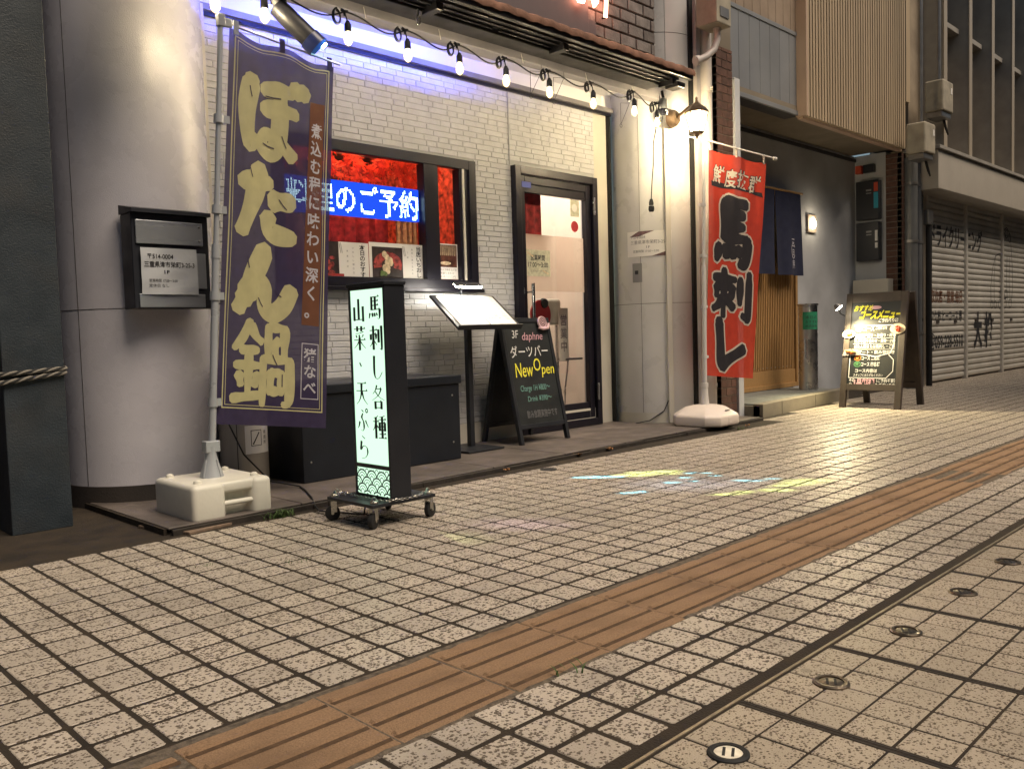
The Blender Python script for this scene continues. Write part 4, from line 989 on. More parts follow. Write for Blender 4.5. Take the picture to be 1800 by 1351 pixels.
for (cx_, cy_), ha, hb, ang, colr, stg, soft in PATCH:
    u0_, v0_ = slide((cx_, cy_, 0)); e1 = slide((cx_+ha*math.cos(R(ang)), cy_+ha*math.sin(R(ang)), 0)); e2 = slide((cx_-hb*math.sin(R(ang)), cy_+hb*math.cos(R(ang)), 0))
    A = Matrix(((e1[0]-u0_, e2[0]-u0_), (e1[1]-v0_, e2[1]-v0_))).inverted()
    du, dv = mth('SUBTRACT', U, u0_), mth('SUBTRACT', V, v0_)
    a = mth('ADD', mth('MULTIPLY', du, A[0][0]), mth('MULTIPLY', dv, A[0][1])); b = mth('ADD', mth('MULTIPLY', du, A[1][0]), mth('MULTIPLY', dv, A[1][1]))
    if soft < .9: a = mth('ADD', a, wob)
    rad = mth('SQRT', mth('ADD', mth('POWER', mth('ABSOLUTE', a), 2.0), mth('POWER', mth('ABSOLUTE', b), 2.0)))
    mr = n.new('ShaderNodeMapRange'); mr.interpolation_type = 'SMOOTHSTEP'; mr.inputs[1].default_value = 1.0; mr.inputs[2].default_value = 1-min(soft,.999); mr.inputs[3].default_value = 0; mr.inputs[4].default_value = stg; l.new(rad, mr.inputs[0])
    vm = n.new('ShaderNodeVectorMath'); vm.operation = 'SCALE'; vm.inputs[0].default_value = colr; l.new(mr.outputs[0], vm.inputs['Scale'])
    if acc is None: acc = vm.outputs[0]
    else:
        ad = n.new('ShaderNodeVectorMath'); ad.operation = 'MAXIMUM'; l.new(acc, ad.inputs[0]); l.new(vm.outputs[0], ad.inputs[1]); acc = ad.outputs[0]
l.new(acc, em.inputs['Color']); em.inputs['Strength'].default_value = 1

# ---- carriage lantern on the right column
la = thing('wall_lantern', 'bronze carriage lantern glowing brightly on the right column', 'wall lamp', (4.45,2.24,2.1))
mat('bronze', (.16,.11,.07), .4, metal=.8, bump=.3, bscale=120, var=.3, vscale=20); glassmat('lantern_glass', (1,.97,.9), .6, glow=(1,.85,.55), gs=7); emat('lantern_bulb', (1,.86,.58), 400)
lx, ly, lz = 4.44, 2.22, 2.225
q = MB(); q.lathe([(.0,-.055),(.02,-.055),(.048,-.05),(.062,-.03),(.066,0),(.07,.0)], (4.53,2.50,2.30), 20, 'Y'); q.v = [Vector((v.x, v.y, v.z)) for v in q.v]; build('back_plate', q, 'bronze', la, smooth=True)
q = MB(); q.tube([(4.53,2.45,2.30),(4.50,2.38,2.315),(4.46,2.30,2.33),(lx,ly,2.34)], .011, 10); q.lathe([(.011,.0),(.016,.012),(.008,.03),(.011,.042),(0,.055)], (lx,ly,2.335), 12); build('arm', q, 'bronze', la, smooth=True)
q = MB(); q.lathe([(.0,.125),(.018,.12),(.03,.108),(.058,.088),(.082,.062),(.088,.046),(.082,.045)], (lx,ly,lz), 6); build('cap', q, 'bronze', la)
for k in range(6):
    a = 2*math.pi*k/6; q = MB(); q.bar((lx+.078*math.cos(a),ly+.078*math.sin(a),lz+.048), (lx+.045*math.cos(a),ly+.045*math.sin(a),lz-.085), .007); build('rib', q, 'bronze', la)
    b = 2*math.pi*(k+1)/6; q = MB(); P_ = lambda r_, t, z_: (lx+r_*math.cos(t), ly+r_*math.sin(t), z_)
    q.add([P_(.043,a,lz-.083), P_(.043,b,lz-.083), P_(.076,b,lz+.045), P_(.076,a,lz+.045)], [(0,1,2,3)]); build('pane', q, 'lantern_glass', la)
q = MB(); q.lathe([(.050,-.084),(.044,-.098),(.02,-.104),(.008,-.12),(.010,-.128),(0,-.134)], (lx,ly,lz), 6); build('base', q, 'bronze', la)
q = MB(); q.lathe([(.012,.03),(.014,.02),(.022,0),(.022,-.015),(.014,-.035),(0,-.045)], (lx,ly,lz), 16); build('bulb', q, 'lantern_bulb', la, smooth=True)
lamp('lantern_light', 'POINT', (lx,ly,lz-.01), 110, (1,.80,.48), la, shadow_soft_size=.03)

# ---- dome camera
dc = thing('security_camera', 'white dome security camera with two antennas under the awning end', 'camera', (4.15,2.3,2.25))
mat('white_plastic', (.66,.65,.64), .4); mat('dome_dark', (.02,.02,.024), .12)
q = MB(); q.lathe([(0,.075),(.018,.07),(.026,.05),(.034,.02),(.034,-.005)], (4.15,2.3,2.275), 20); build('body', q, 'white_plastic', dc, smooth=True)
q = MB(); q.lathe([(.034,-.006),(.033,-.022),(.024,-.042),(0,-.05)], (4.15,2.3,2.275), 20); dm = build('dome', q, 'dome_dark', dc, smooth=True)
q = MB(); q.lathe([(0,-.008),(.009,-.008),(.011,0)], (4.143,2.272,2.258), 14, 'Y'); build('lens', q, 'plate_grey', dm, smooth=True)
for s_ in (-1,1): q = MB(); q.tube([(4.15+.03*s_,2.305,2.30),(4.15+.042*s_,2.305,2.36)], .0045, 8); build('antenna', q, 'white_plastic', dc, smooth=True)
q = MB(); q.tube([(4.15,2.3,2.34),(4.15,2.31,2.395)], .01, 8); build('mount', q, 'awning_metal', dc)

# ================================================================== BANNERS
mat('cloth_purple', (.045,.032,.090), .85, var=.10, vscale=30, trans=.28, bump=.25, bscale=700); mat('cloth_gold', (.62,.58,.31), .8, var=.08, vscale=20, trans=.2); mat('cloth_brown', (.20,.075,.035), .85, trans=.25, var=.1, vscale=20)
mat('cloth_pale', (.62,.60,.66), .8, trans=.2); mat('cloth_red', (.58,.045,.02), .8, var=.08, vscale=20, trans=.25, bump=.25, bscale=700); mat('cloth_black', (.02,.018,.026), .85, trans=.15); mat('cloth_white', (.62,.55,.48), .8, trans=.15)
mat('pole_grey', (.42,.44,.47), .35, metal=.2, bump=.1); mat('pole_white', (.62,.60,.58), .4); mat('tank_white', (.72,.70,.62), .42, bump=.2, bscale=60, var=.05, vscale=5, dirt=.18, dscale=4, dcol=(.36,.32,.25)); mat('tank_pink', (.74,.66,.60), .45, bump=.15, bscale=60, var=.05)
class Banner:
    def __init__(s, TL, TR, BR_, BL, W, H, wave, sag, nseed=0):
        s.c = [Vector(q) for q in (TL, TR, BR_, BL)]; s.W, s.H = W, H; s.wave, s.sag, s.ph = wave, sag, nseed
        s.n = (s.c[1]-s.c[0]).cross(s.c[3]-s.c[0]).normalized()
        if s.n.y > 0: s.n = -s.n
    def at(s, x, y, l=0):
        """x from the left edge, y down from the top (metres), l = layers of print"""
        u, v = x/s.W, -y/s.H
        p = s.c[0].lerp(s.c[1], u).lerp(s.c[3].lerp(s.c[2], u), v)
        a = s.wave*(math.sin(5.2*u+1.7*v+s.ph)*(.35+.65*v)+.45*math.sin(11*u-3.1*v+1.3*s.ph)*(1-.5*v)+.35*math.sin(4.5*v+2*u)+.16*math.sin(23*u+9*v+s.ph)*math.sin(3.1*v+1)+.10*math.sin(37*u-14*v))
        p = p+s.n*(a+.0011+l*.0007)
        z = -s.sag*(math.sin(math.pi*((u*2) % 1))**2)*max(0, 1-v*3)
        return p+Vector((0,0,z))
    def cloth(s, nu=26, nv=64):
        m = MB(); vs = [s.at(s.W*i/nu, -s.H*j/nv, -1.5) for j in range(nv+1) for i in range(nu+1)]
        m.add(vs, [(j*(nu+1)+i, (j+1)*(nu+1)+i, (j+1)*(nu+1)+i+1, j*(nu+1)+i+1) for j in range(nv) for i in range(nu)]); return m
    def draw(s, fl, step=.03): return fl.cut(step).onto(s.at)
# --- purple banner
pf = thing('purple_banner', 'tall purple banner with gold brush lettering on a grey pole in a white water base', 'banner', (.73,2.27,.03))
B = Banner((.921,2.3,2.096),(1.455,2.3,2.035),(1.313,2.3,.319),(.769,2.3,.39), .60, 1.80, .016, .022, .4)
cl = build('cloth', B.cloth(), 'cloth_purple', pf, smooth=True)
f = Flat()
for d, w in ((.028,.006),(.042,.003)): f.line([(d,-d),(.60-d,-d),(.60-d,-1.8+d+.05),(d,-1.8+d+.05)], w, closed=True)
build('border', B.draw(f), 'cloth_gold', cl, smooth=True)
f = Flat(); f.rect(.455,.55,-1.30,-.20); build('strip', B.draw(f), 'cloth_brown', cl, smooth=True)
f = Flat()
for ch_, y0, h_, wd_ in (('ぼ',-.54,.38,.082), ('た',-.92,.33,.098), ('ん',-1.28,.32,.10), ('鍋',-1.71,.40,.047)):
    f.char(ch_, .075, y0, .33, h_, wd_, lay=0)
build('lettering', B.draw(f), 'cloth_gold', cl, smooth=True)
# dry-brush slits inside the gold strokes
for (x, y, dx, dy) in ((.11,-.22,.012,-.05),(.20,-.245,.09,.0),(.19,-.475,.07,-.012),(.30,-.42,.03,-.05),(.12,-.60,.02,-.05),(.30,-.72,.05,-.04),(.14,-.88,.03,-.03),(.13,-1.02,.012,-.05),(.30,-1.15,.04,-.03),(.20,-1.20,.03,-.04),(.36,-1.55,.0,-.06),(.30,-1.46,.03,-.05)):
    f = Flat(); f.line([(x,y),(x+dx*.5,y+dy*.5-.003),(x+dx,y+dy)], .0055, lay=3); build('brush_slit', B.draw(f), 'cloth_purple', cl, smooth=True)
f = Flat(); f.vtext('煮込む程に味わい深く。', .503, -.30, .078, .075, .089, .022, lay=1); build('small_lettering', B.draw(f), 'cloth_pale', cl, smooth=True)
f = Flat(); f.vtext('猪なべ', .505, -1.41, .07, .066, .08, .02); build('small_lettering', B.draw(f), 'cloth_pale', cl, smooth=True)
f = Flat(); f.line([(.462,-1.39),(.548,-1.39),(.548,-1.66),(.462,-1.66)], .004, closed=True); build('lettering_box', B.draw(f), 'cloth_pale', cl, smooth=True)
pt, pbm = Vector((.885,2.3,2.12)), Vector((.727,2.27,.17)); dpl = (pt-pbm).normalized()
def on_pole(z): return pbm+dpl*((z-pbm.z)/dpl.z)
q = MB(); q.tube([on_pole(.30), on_pole(1.15)], .0155, 14); q.tube([on_pole(1.13), on_pole(2.14)], .0115, 14); q.tube([on_pole(1.10), on_pole(1.16)], .018, 14); build('pole', q, 'pole_grey', pf, smooth=True)
q = MB(); q.tube([on_pole(2.115)-Vector((.01,0,-.005)), B.at(.60,0)+Vector((.035,0,.018))], .0055, 10); build('crossbar', q, 'pole_grey', pf, smooth=True)
q = MB(); q.obox(on_pole(2.12), (.016,0,0), (0,.016,0), (0,0,.026)); q.obox(on_pole(2.12)+Vector((.03,0,-.004)), (.02,0,0), (0,.01,0), (0,0,.018)); build('bracket', q, 'pole_grey', pf, bevel=.003)
for x in (.03,.29,.575): q = MB(); p_ = B.at(x,-.01,2); q.obox(p_+Vector((0,0,.018)), (.012,0,0), (0,.003,0), (0,0,.03)); build('loop', q, 'cloth_purple' if x > .03 else 'pole_grey', cl)
for v in (.42,.83,1.22,1.70):
    e = B.at(0,-v,1); q = MB(); q.obox((e+on_pole(e.z))/2, ((e-on_pole(e.z)).length/2+.012,0,0), (0,.006,0), (0,0,.016)); q.tube([on_pole(e.z-.018), on_pole(e.z+.018)], .021, 12); build('clip', q, 'pole_grey', pf, smooth=True)
def water_base(root, x0, x1, y0, y1, z0, h, m, cavity=True):
    """moulded water tank: rounded block with a handle recess in the street side and dimples on top"""
    w = x1-x0; xa, xb = x0+w*.40, x0+w*.76; rz = .034; s = MB()
    body = MB(); body.poly([(x0,y0),(xa,y0),(xa+.012,y0+.055),(xb-.012,y0+.055),(xb,y0),(x1,y0),(x1,y1),(x0,y1)], (0,0,z0), (1,0,0), (0,1,0), h)
    o = build('base', body, m, root, smooth=True, bevel=.022, seg=4)
    t = MB(); t.tube([(xa-.02,y0+.022,z0+h*.42),(xb+.02,y0+.022,z0+h*.42)], .011, 10); build('grip', t, m, o, smooth=True)
    t = MB(); t.box(xa-.03, xb+.03, y0+.012, y0+.09, z0+h*.70, z0+h-.0025); build('base_lip', t, m, o, smooth=True, bevel=.012, seg=3)
    for (a, b) in ((x0+.05,y0+.06),(x1-.05,y0+.06),(x0+.05,y1-.05),(x1-.05,y1-.05)):
        t = MB(); t.lathe([(.017,0),(.015,.012),(.008,.017),(0,.018)], (a,b,z0+h-.002), 14); build('stud', t, m, o, smooth=True)
    return o
bs = water_base(pf, .555, .905, 2.08, 2.455, .012, .158, 'tank_white')
q = MB(); q.lathe([(.052,0),(.046,.02),(.030,.07),(.024,.10),(.024,.135)], (.728,2.268,.165), 16); s_ = build('socket', q, 'pole_grey', pf, smooth=True)
for k in range(4):
    a = k*math.pi/2+.4; q = MB(); q.bar((.728+.05*math.cos(a),2.268+.05*math.sin(a),.172),(.728+.03*math.cos(a),2.268+.03*math.sin(a),.245), .006); build('rib', q, 'pole_grey', s_)
q = MB(); q.obox((.731,2.268,.30), (.032,0,0), (0,.022,0), (0,0,.024)); build('clamp', q, 'pole_grey', s_, bevel=.004)
# --- red banner
rf = thing('red_banner', 'red banner with black brush lettering edged in white on a white pole and base', 'banner', (4.57,2.28,.03))
B2 = Banner((4.66,2.27,2.06),(5.158,2.082,1.977),(5.135,2.20,.338),(4.595,2.27,.39), .60, 1.80, .013, .01, 2.1)
cl = build('cloth', B2.cloth(), 'cloth_red', rf, smooth=True)
for nm, grow, mm, lay in (('lettering_edge', .016, 'cloth_white', 0), ('lettering', 0, 'cloth_black', 2.5)):
    f = Flat()
    for ch_, y0, h_, x0_, w_, wd_ in (('馬',-.90,.56,.085,.42,.098), ('刺',-1.31,.39,.06,.46,.080), ('レ',-1.755,.42,.06,.42,.105)):
        f.char(ch_, x0_, y0, w_, h_, wd_, grow=grow, lay=lay)
    build(nm, B2.draw(f), mm, cl, smooth=True)
for nm, bold, mm, lay in (('heading_shadow', .05, 'cloth_black', 0), ('heading', .014, 'cloth_white', 2.0)):
    f = Flat()
    for k, chx in enumerate('鮮度抜群'):
        f.text(chx, .045+.127*k, -.235-.012*(k % 2), .155, .118, bold, lay=lay, skew=.12)
    build(nm, B2.draw(f), mm, cl, smooth=True)
f = Flat(); f.add([(.03,-.245),(.10,-.235),(.57,-.245),(.585,-.285),(.45,-.26),(.2,-.275),(.035,-.285)], [(0,1,2,3,4,5,6)], 0); build('heading_shadow', B2.draw(f), 'cloth_black', cl, smooth=True)
q = MB(); q.tube([(4.572,2.275,.30),(4.58,2.272,1.2)], .017, 14); q.tube([(4.58,2.272,1.18),(4.602,2.268,2.13)], .012, 14); build('pole', q, 'pole_white', rf, smooth=True)
q = MB(); q.tube([(4.50,2.34,2.137),(4.602,2.268,2.118),(5.20,2.03,2.015)], .006, 10); q.tube([(5.19,2.034,2.016),(5.22,2.022,2.012)], .012, 10); build('crossbar', q, 'pole_white', rf, smooth=True)
for x in (.02,.29,.575): p_ = B2.at(x,-.005,2); q = MB(); q.obox(p_+Vector((0,0,.025)), (.010,0,0), (0,.003,0), (0,0,.03)); build('loop', q, 'cloth_white', cl)
for v in (.45,.85,1.25,1.65):
    e = B2.at(0,-v,1); q = MB(); q.tube([(4.575,2.274,e.z-.012),(4.575,2.274,e.z+.012)], .021, 12); q.obox((4.60,2.27,e.z), (.018,0,0), (0,.004,0), (0,0,.009)); build('clip', q, 'pole_white', rf, smooth=True)
# octagonal low tank with sloping shoulders
q = MB(); cx, cy = 4.57, 2.27; oc = []
for (a, b) in ((.20,.12),(.12,.20),(-.12,.20),(-.20,.12),(-.20,-.12),(-.12,-.20),(.12,-.20),(.20,-.12)): oc.append((a, b))
rings = [(1.0,.03),(1.03,.045),(1.03,.098),(.98,.112),(.62,.163),(.36,.176),(.0,.178)]
vs = [(cx+a*k, cy+b*k, z_) for k, z_ in rings for a, b in oc]
q.add(vs, [(8*i+j, 8*i+8+j, 8*i+8+(j+1) % 8, 8*i+(j+1) % 8) for i in range(6) for j in range(8)]); q.f.append(tuple(range(8)))
ob = build('base', q, 'tank_pink', rf, smooth=True, bevel=.006, seg=2)
q = MB(); q.box(cx-.02, cx+.02, cy-.2085, cy-.2035, .05, .09); build('rib', q, 'tank_pink', ob, bevel=.003)
q = MB(); q.obox((cx+.03,cy-.16,.137), (.03,0,0), (0,.012,-.006), (0,.001,.002)); build('maker_plate', q, 'plate_grey', ob)
q = MB(); q.lathe([(.034,.0),(.030,.03),(.026,.07),(.024,.13),(.028,.132),(.028,.165),(.02,.166)], (4.571,2.275,.172), 16); build('socket', q, 'pole_white', rf, smooth=True)
# --- neighbouring banner base cut by the left edge
nbx = thing('cream_water_base', 'cream water base of another banner cut off by the left edge', 'banner base', (-.42,2.12,0))
o = water_base(nbx, -.60, -.178, 1.93, 2.33, .0, .17, 'tank_white')
q = MB(); q.tube([(-.39,2.13,.15),(-.39,2.13,1.9)], .015, 12); build('pole', q, 'pole_grey', nbx, smooth=True)

# ================================================================== THINGS BEFORE THE SHOP
mat('black_paint', (.014,.016,.022), .45, bump=.15, bscale=120); mat('black_box', (.008,.011,.018), .38, bump=.2, bscale=200, var=.15, vscale=8)
mat('zinc', (.50,.49,.46), .3, metal=1, bump=.1, bscale=90)
# ---- light box sign on castors
sg = thing('light_box_sign', 'narrow illuminated sign box with black lettering on a wheeled black base', 'sign', (1.14,1.62,0))
X0, X1, Y0, Y1, Z0, Z1 = 1.085, 1.185, 1.478, 1.722, .098, .945
emat('sign_face', (.66,1.0,.72), 1.1); mat('sign_ink', (.008,.012,.010), .6)
q = MB(); t = .012
q.box(X0, X1, Y0, Y0+t, Z0, Z1); q.box(X0, X1, Y1-t, Y1, Z0, Z1); q.box(X0, X1, Y0+t, Y1-t, Z1-t, Z1); q.box(X0, X1, Y0+t, Y1-t, Z0, Z0+t)
case = build('case', q, 'black_paint', sg, bevel=.0015, seg=1)
q = MB(); q.box(X0-.004, X1+.004, Y0-.006, Y1+.006, Z1, Z1+.014); build('lid', q, 'black_paint', case, bevel=.002)
q = MB(); q.box(X0-.001, X1+.001, Y0+t, Y1-t, .218, .234); build('divider', q, 'black_paint', case)
q = MB(); q.box(X0+.0045, X0+.008, Y0+t, Y1-t, .2345, Z1-t-.0005); fc = build('face', q, 'sign_face', sg)
q = MB(); q.box(X1-.008, X1-.0045, Y0+t, Y1-t, Z0+t, Z1-t); build('face', q, 'sign_face', sg)
q = MB(); q.box(X0+.0045, X0+.008, Y0+t, Y1-t, Z0+t+.0005, .2175); fc2 = build('pattern_face', q, 'sign_face', sg)
# the face glows evenly, with the lettering drawn dark over it
f = Flat(); W_ = Y1-Y0-2*t; H_ = Z1-t-.234
cw, chh = .088, .098
for k, c_ in enumerate('馬刺し各種'): f.char(c_, W_-.012-cw, H_-.018-(k+1)*.1175+.012, cw, chh, .0135, mincho=True)
for k, c_ in enumerate('山菜・天ぷら'): f.char(c_, .012, H_-.030-(k+1)*.1105+.010, cw*.94, chh, .0135, mincho=True)
f_ = f.plane((X0+.0045, Y1-t, .234), (0,-1,0), (0,0,1), .0006, .00015); build('lettering', f_, 'sign_ink', fc)
# wave pattern: rows of overlapping arcs drawn as dark outlines
f = Flat(); ww = W_/3.3
def clipr(p, h): return 0 <= p[0] <= W_ and 0 <= p[1] <= h
for row in range(7):
    for k in range(-1, 6):
        cx_, cy_ = k*ww+(ww/2 if row % 2 else 0), .092-row*ww*.42
        for rad, lw in ((ww*.5,.0062),(ww*.33,.0030),(ww*.16,.0034)):
            pts = []
            for i in range(13):
                a = math.pi*i/12; p = (cx_+rad*math.cos(a), cy_+rad*math.sin(a))
                # hidden by the arcs of the row in front
                front = any((p[0]-((k2*ww)+(ww/2 if (row+1) % 2 else 0)))**2+(p[1]-(cy_-ww*.42))**2 < (ww*.5)**2 for k2 in range(-1, 6))
                front = front or any((p[0]-((k2*ww)+(ww/2 if row % 2 else 0)))**2+(p[1]-(cy_-ww*.84))**2 < (ww*.5)**2 for k2 in range(-1, 6))
                if clipr(p, .1065) and not front: pts.append(p)
                else:
                    if len(pts) > 1: f.line(pts, lw, lay=0)
                    pts = []
            if len(pts) > 1: f.line(pts, lw, lay=0)
build('wave_pattern', f.plane((X0+.0045, Y1-t, Z0+t), (0,-1,0), (0,0,1), .0006), 'sign_ink', fc2)
q = MB(); q.box(.99, 1.305, 1.475, 1.79, .084, .0975); pl_ = build('base_plate', q, 'black_paint', sg, bevel=.002)
for (x, y, a) in ((1.012,1.765,2.6),(1.02,1.505,3.6),(1.283,1.498,.3),(1.280,1.765,1.2)):
    c_ = thing if False else None
    q = MB(); d = Vector((math.cos(a), math.sin(a), 0)); s_ = Vector((-d.y, d.x, 0)); wc = Vector((x,y,.031))+d*.012
    q.tube([Vector((x,y,.084)), Vector((x,y,.108)), Vector((x,y,.122))], [.012,.010,.006], 12); q.lathe([(.017,.0),(.017,.008),(.011,.012)], (x,y,.0975), 12)
    for k in (-1, 1): q.obox((Vector((x,y,.074))+wc)/2+s_*.013*k+Vector((0,0,.006)), d*.012, s_*.0012, Vector((0,0,.024)))
    q.obox((x,y,.079), d*.018, s_*.0145, (0,0,.003)); cs = build('castor', q, 'zinc', sg, bevel=.001, seg=1)
    q = MB(); q.tube([wc-s_*.0105, wc-s_*.0085, wc+s_*.0085, wc+s_*.0105], [.026,.0305,.0305,.026], 24); build('wheel', q, 'rubber', cs, smooth=True)
    q = MB(); q.tube([wc-s_*.0145, wc+s_*.0145], .006, 10); build('axle', q, 'zinc', cs)
# chain laid round the foot of the box
chn = thing('chain', 'slack steel chain wound round the foot of the light box sign', 'chain', (1.05,1.58,.1))
path = [Vector(p) for p in ((1.02,1.765,.128),(1.035,1.75,.112),(1.055,1.72,.106),(1.05,1.66,.104),(1.055,1.60,.105),(1.05,1.54,.104),(1.06,1.48,.104),(1.10,1.462,.105),(1.15,1.460,.104),(1.20,1.463,.105),(1.235,1.48,.106),(1.26,1.495,.112))]
pts = []
for i in range(len(path)-1):
    for k in range(5): pts.append(path[i].lerp(path[i+1], k/5))
d_acc = 0; last = None; ln = 0
L = [pts[0]]
for p in pts[1:]:
    while (p-L[-1]).length > .0125: L.append(L[-1]+(p-L[-1]).normalized()*.0125)
for i in range(len(L)-1):
    a, b = L[i], L[i+1]; d = (b-a).normalized(); up_ = Vector((0,0,1)) if i % 2 else d.cross(Vector((0,0,1))).normalized(); c_ = (a+b)/2
    lk = [c_+d*.0085*math.cos(R(36*k))+up_*.0045*math.sin(R(36*k)) for k in range(10)]
    q = MB(); q.tube(lk, .0016, 5, closed=True); build('link', q, 'zinc', chn, smooth=True)

# ---- menu stand with a clip lamp
ms = thing('menu_stand', 'black menu stand with an open lit menu book on its sloping desk', 'menu stand', (2.70,2.77,.03))
q = MB(); q.box(2.50,2.80,2.60,2.93,.029,.041); build('foot', q, 'black_paint', ms, bevel=.003)
q = MB(); q.box(2.686,2.722,2.785,2.821,.041,.87); build('post', q, 'black_paint', ms, bevel=.002)
oD = Vector((2.455,2.60,.785)); xD = Vector((1,0,0)); yD = Vector((0,.255,.205)).normalized(); nD = xD.cross(yD)
q = MB(); q.obox(oD+xD*.265+yD*.165-nD*.008, xD*.268, yD*.168, nD*.008); dk = build('desk', q, 'black_paint', ms, bevel=.003)
q = MB(); q.obox(oD+xD*.265+yD*.004+nD*.008, xD*.268, yD*.004, nD*.010); build('ledge', q, 'black_paint', dk)
q = MB(); q.tube([oD+xD*.25+yD*.33, oD+xD*.25+yD*.35+nD*.03, oD+xD*.24+yD*.30+nD*.105], .006, 8); build('lamp_arm', q, 'black_paint', ms, smooth=True)
lc = oD+xD*.205+yD*.275+nD*.115
q = MB(); q.obox(lc+nD*.007, xD*.105, yD*.022, nD*.006); hd_ = build('lamp_head', q, 'black_paint', ms, bevel=.003)
emat('menu_led', (1,.93,.78), 60); q = MB(); q.obox(lc-nD*.002, xD*.10, yD*.019, nD*.003); build('lamp_tube', q, 'menu_led', ms)
q = MB(); q.obox(lc-yD*.0225+nD*.006, xD*.10, yD*.001, nD*.0055); build('lamp_front', q, 'menu_led', ms)
al = lamp('menu_light', 'AREA', lc-nD*.008, 1.1, (1,.93,.78), ms, shape='RECTANGLE', size=.19, size_y=.035); al.rotation_mode = 'QUATERNION'; al.rotation_quaternion = nD.to_track_quat('Z', 'Y')
mb_ = thing('menu_book', 'open white menu book lying on the black menu stand', 'menu', tuple(oD+xD*.26+yD*.1))
for k, (a, b) in enumerate(((.03,.262),(.268,.505))):
    q = MB(); n_ = 8; vs = []
    for j in (0,1):
        for i in range(n_+1):
            u = i/n_; bow = .010*math.sin(math.pi*(u if k == 0 else 1-u)*.8)
            vs.append(oD+xD*(a+(b-a)*u)+yD*(.014+.30*j)+nD*(.004+bow))
    q.add(vs, [(i, i+1, n_+2+i, n_+1+i) for i in range(n_)]); pg = build('page', q, 'paper', mb_, smooth=True)
    f = Flat()
    for r_ in range(9):
        xx = .02
        f.text(random.choice(('馬刺し三種盛り','ぼたん鍋 一人前','山菜天ぷら','串焼き五本','本日の一品','季節のご飯')), xx, .262-.026*r_, .016, .11); f.text(random.choice(('八八〇','六五〇','一二〇〇')), .16, .262-.026*r_, .015, .045)
    build('lettering', f.onto(lambda x, y, l, a=a, k=k: oD+xD*(a+x)+yD*(.014+y)+nD*(.0046+.010*math.sin(math.pi*((x/(.235)) if k == 0 else 1-x/.235)*.8)+.001)), 'ink_grey', pg)

# ---- A-board of the bar next door
ab = thing('chalk_board', 'black folding chalkboard with yellow and white writing before the glass door', 'chalkboard', (3.18,2.75,.03))
mat('board_black', (.012,.015,.017), .55, var=.3, vscale=6); mat('chalk_white', (.68,.68,.68), .9); mat('chalk_yellow', (.80,.74,.06), .9); mat('chalk_pink', (.62,.36,.42), .9); mat('chalk_teal', (.16,.34,.30), .9); mat('chalk_green',(.10,.30,.12),.9)
def a_leaf(o, xd, yd, w, h, leg, t=.03, name='leaf', par=None, fm='black_paint', bm='board_black', lw=.028, top=.03):
    """leaf of an A-board: o = lower left foot, two legs run down past the board"""
    o, xd, yd = Vector(o), Vector(xd).normalized(), Vector(yd).normalized(); nz = xd.cross(yd)
    q = MB(); c = o+xd*w/2+yd*(leg+h)/2-nz*t*.5; q.obox(o+xd*w/2+yd*(leg+(h-leg)/2)-nz*t*.45, xd*(w/2-lw*.8), yd*((h-leg)/2-.006), nz*t*.22); pn = build('panel', q, bm, par)
    for a in (lw/2, w-lw/2): q = MB(); q.obox(o+xd*a+yd*h/2-nz*t/2, xd*lw/2, yd*h/2, nz*t/2); build('leg', q, fm, par, bevel=.003)
    for b in (leg+lw/2, h-top/2): q = MB(); q.obox(o+xd*w/2+yd*b-nz*t/2, xd*(w/2-lw), yd*(lw if b < h/2 else top)/2, nz*(t/2-.001)); build('rail', q, fm, par, bevel=.002)
    return pn, o, xd, yd, nz
ytop = Vector((0,.175,.815)).normalized()
pn, o, xd, yd, nz = a_leaf((2.955,2.60,.029), (1,0,0), ytop, .47, .835, .10, par=ab)
a_leaf((3.43,2.985,.029), (-1,0,0), Vector((0,-.175,.815)), .47, .835, .10, par=ab)
def chalk(fl, m, lift=-.003, nm='writing'): return build(nm, fl.plane(o, xd, yd, lift), m, pn)
f = Flat(); f.text('3F', .085,.70,.075,.06,.0,skew=.15); f.text('ダーツバー', .045,.575,.085,.36,.006); chalk(f, 'chalk_white')
f = Flat(); f.text('daphne', .175,.685,.075,.20,.0,skew=.2); chalk(f, 'chalk_pink')
f = Flat(); f.text('New', .055,.44,.135,.17,.004,skew=.12); f.text('O', .235,.475,.12,.07,.004,skew=.1); f.text('pen', .305,.45,.10,.125,.004,skew=.15); chalk(f, 'chalk_yellow')
f = Flat(); f.text('Charge 1H ¥800～', .08,.345,.055,.28,.0,skew=.1); f.text('Drink ¥390～', .13,.275,.05,.23,.0,skew=.1); chalk(f, 'chalk_teal')
f = Flat(); f.text('飲み放題実施中です', .10,.17,.055,.29); chalk(f, 'ink_grey')
# snail doll sitting on the top corner
sn = thing('snail_ornament', 'small pink spiral snail ornament on the top corner of the chalkboard', 'ornament', tuple(o+xd*.40+yd*.80))
mat('snail_pink', (.62,.42,.44), .6); mat('snail_dark', (.10,.04,.06), .7)
c_ = o+xd*.385+yd*.80+nz*.012
q = MB(); q.tube([c_-nz*.008, c_+nz*.006], .042, 24); build('shell', q, 'snail_pink', sn, bevel=.003)
f = Flat(); f.line([(.034*(1-i/46)*math.cos(i*.42), .034*(1-i/46)*math.sin(i*.42)) for i in range(40)], .006); build('spiral', f.plane(c_+nz*.0062, xd, yd, .0006), 'snail_dark', sn)
q = MB(); q.tube([c_-xd*.045-yd*.038+nz*.002, c_-yd*.046+nz*.002, c_+xd*.045-yd*.04+nz*.002, c_+xd*.06-yd*.01+nz*.002], [.006,.012,.012,.010], 10); build('body', q, 'snail_pink', sn, smooth=True)

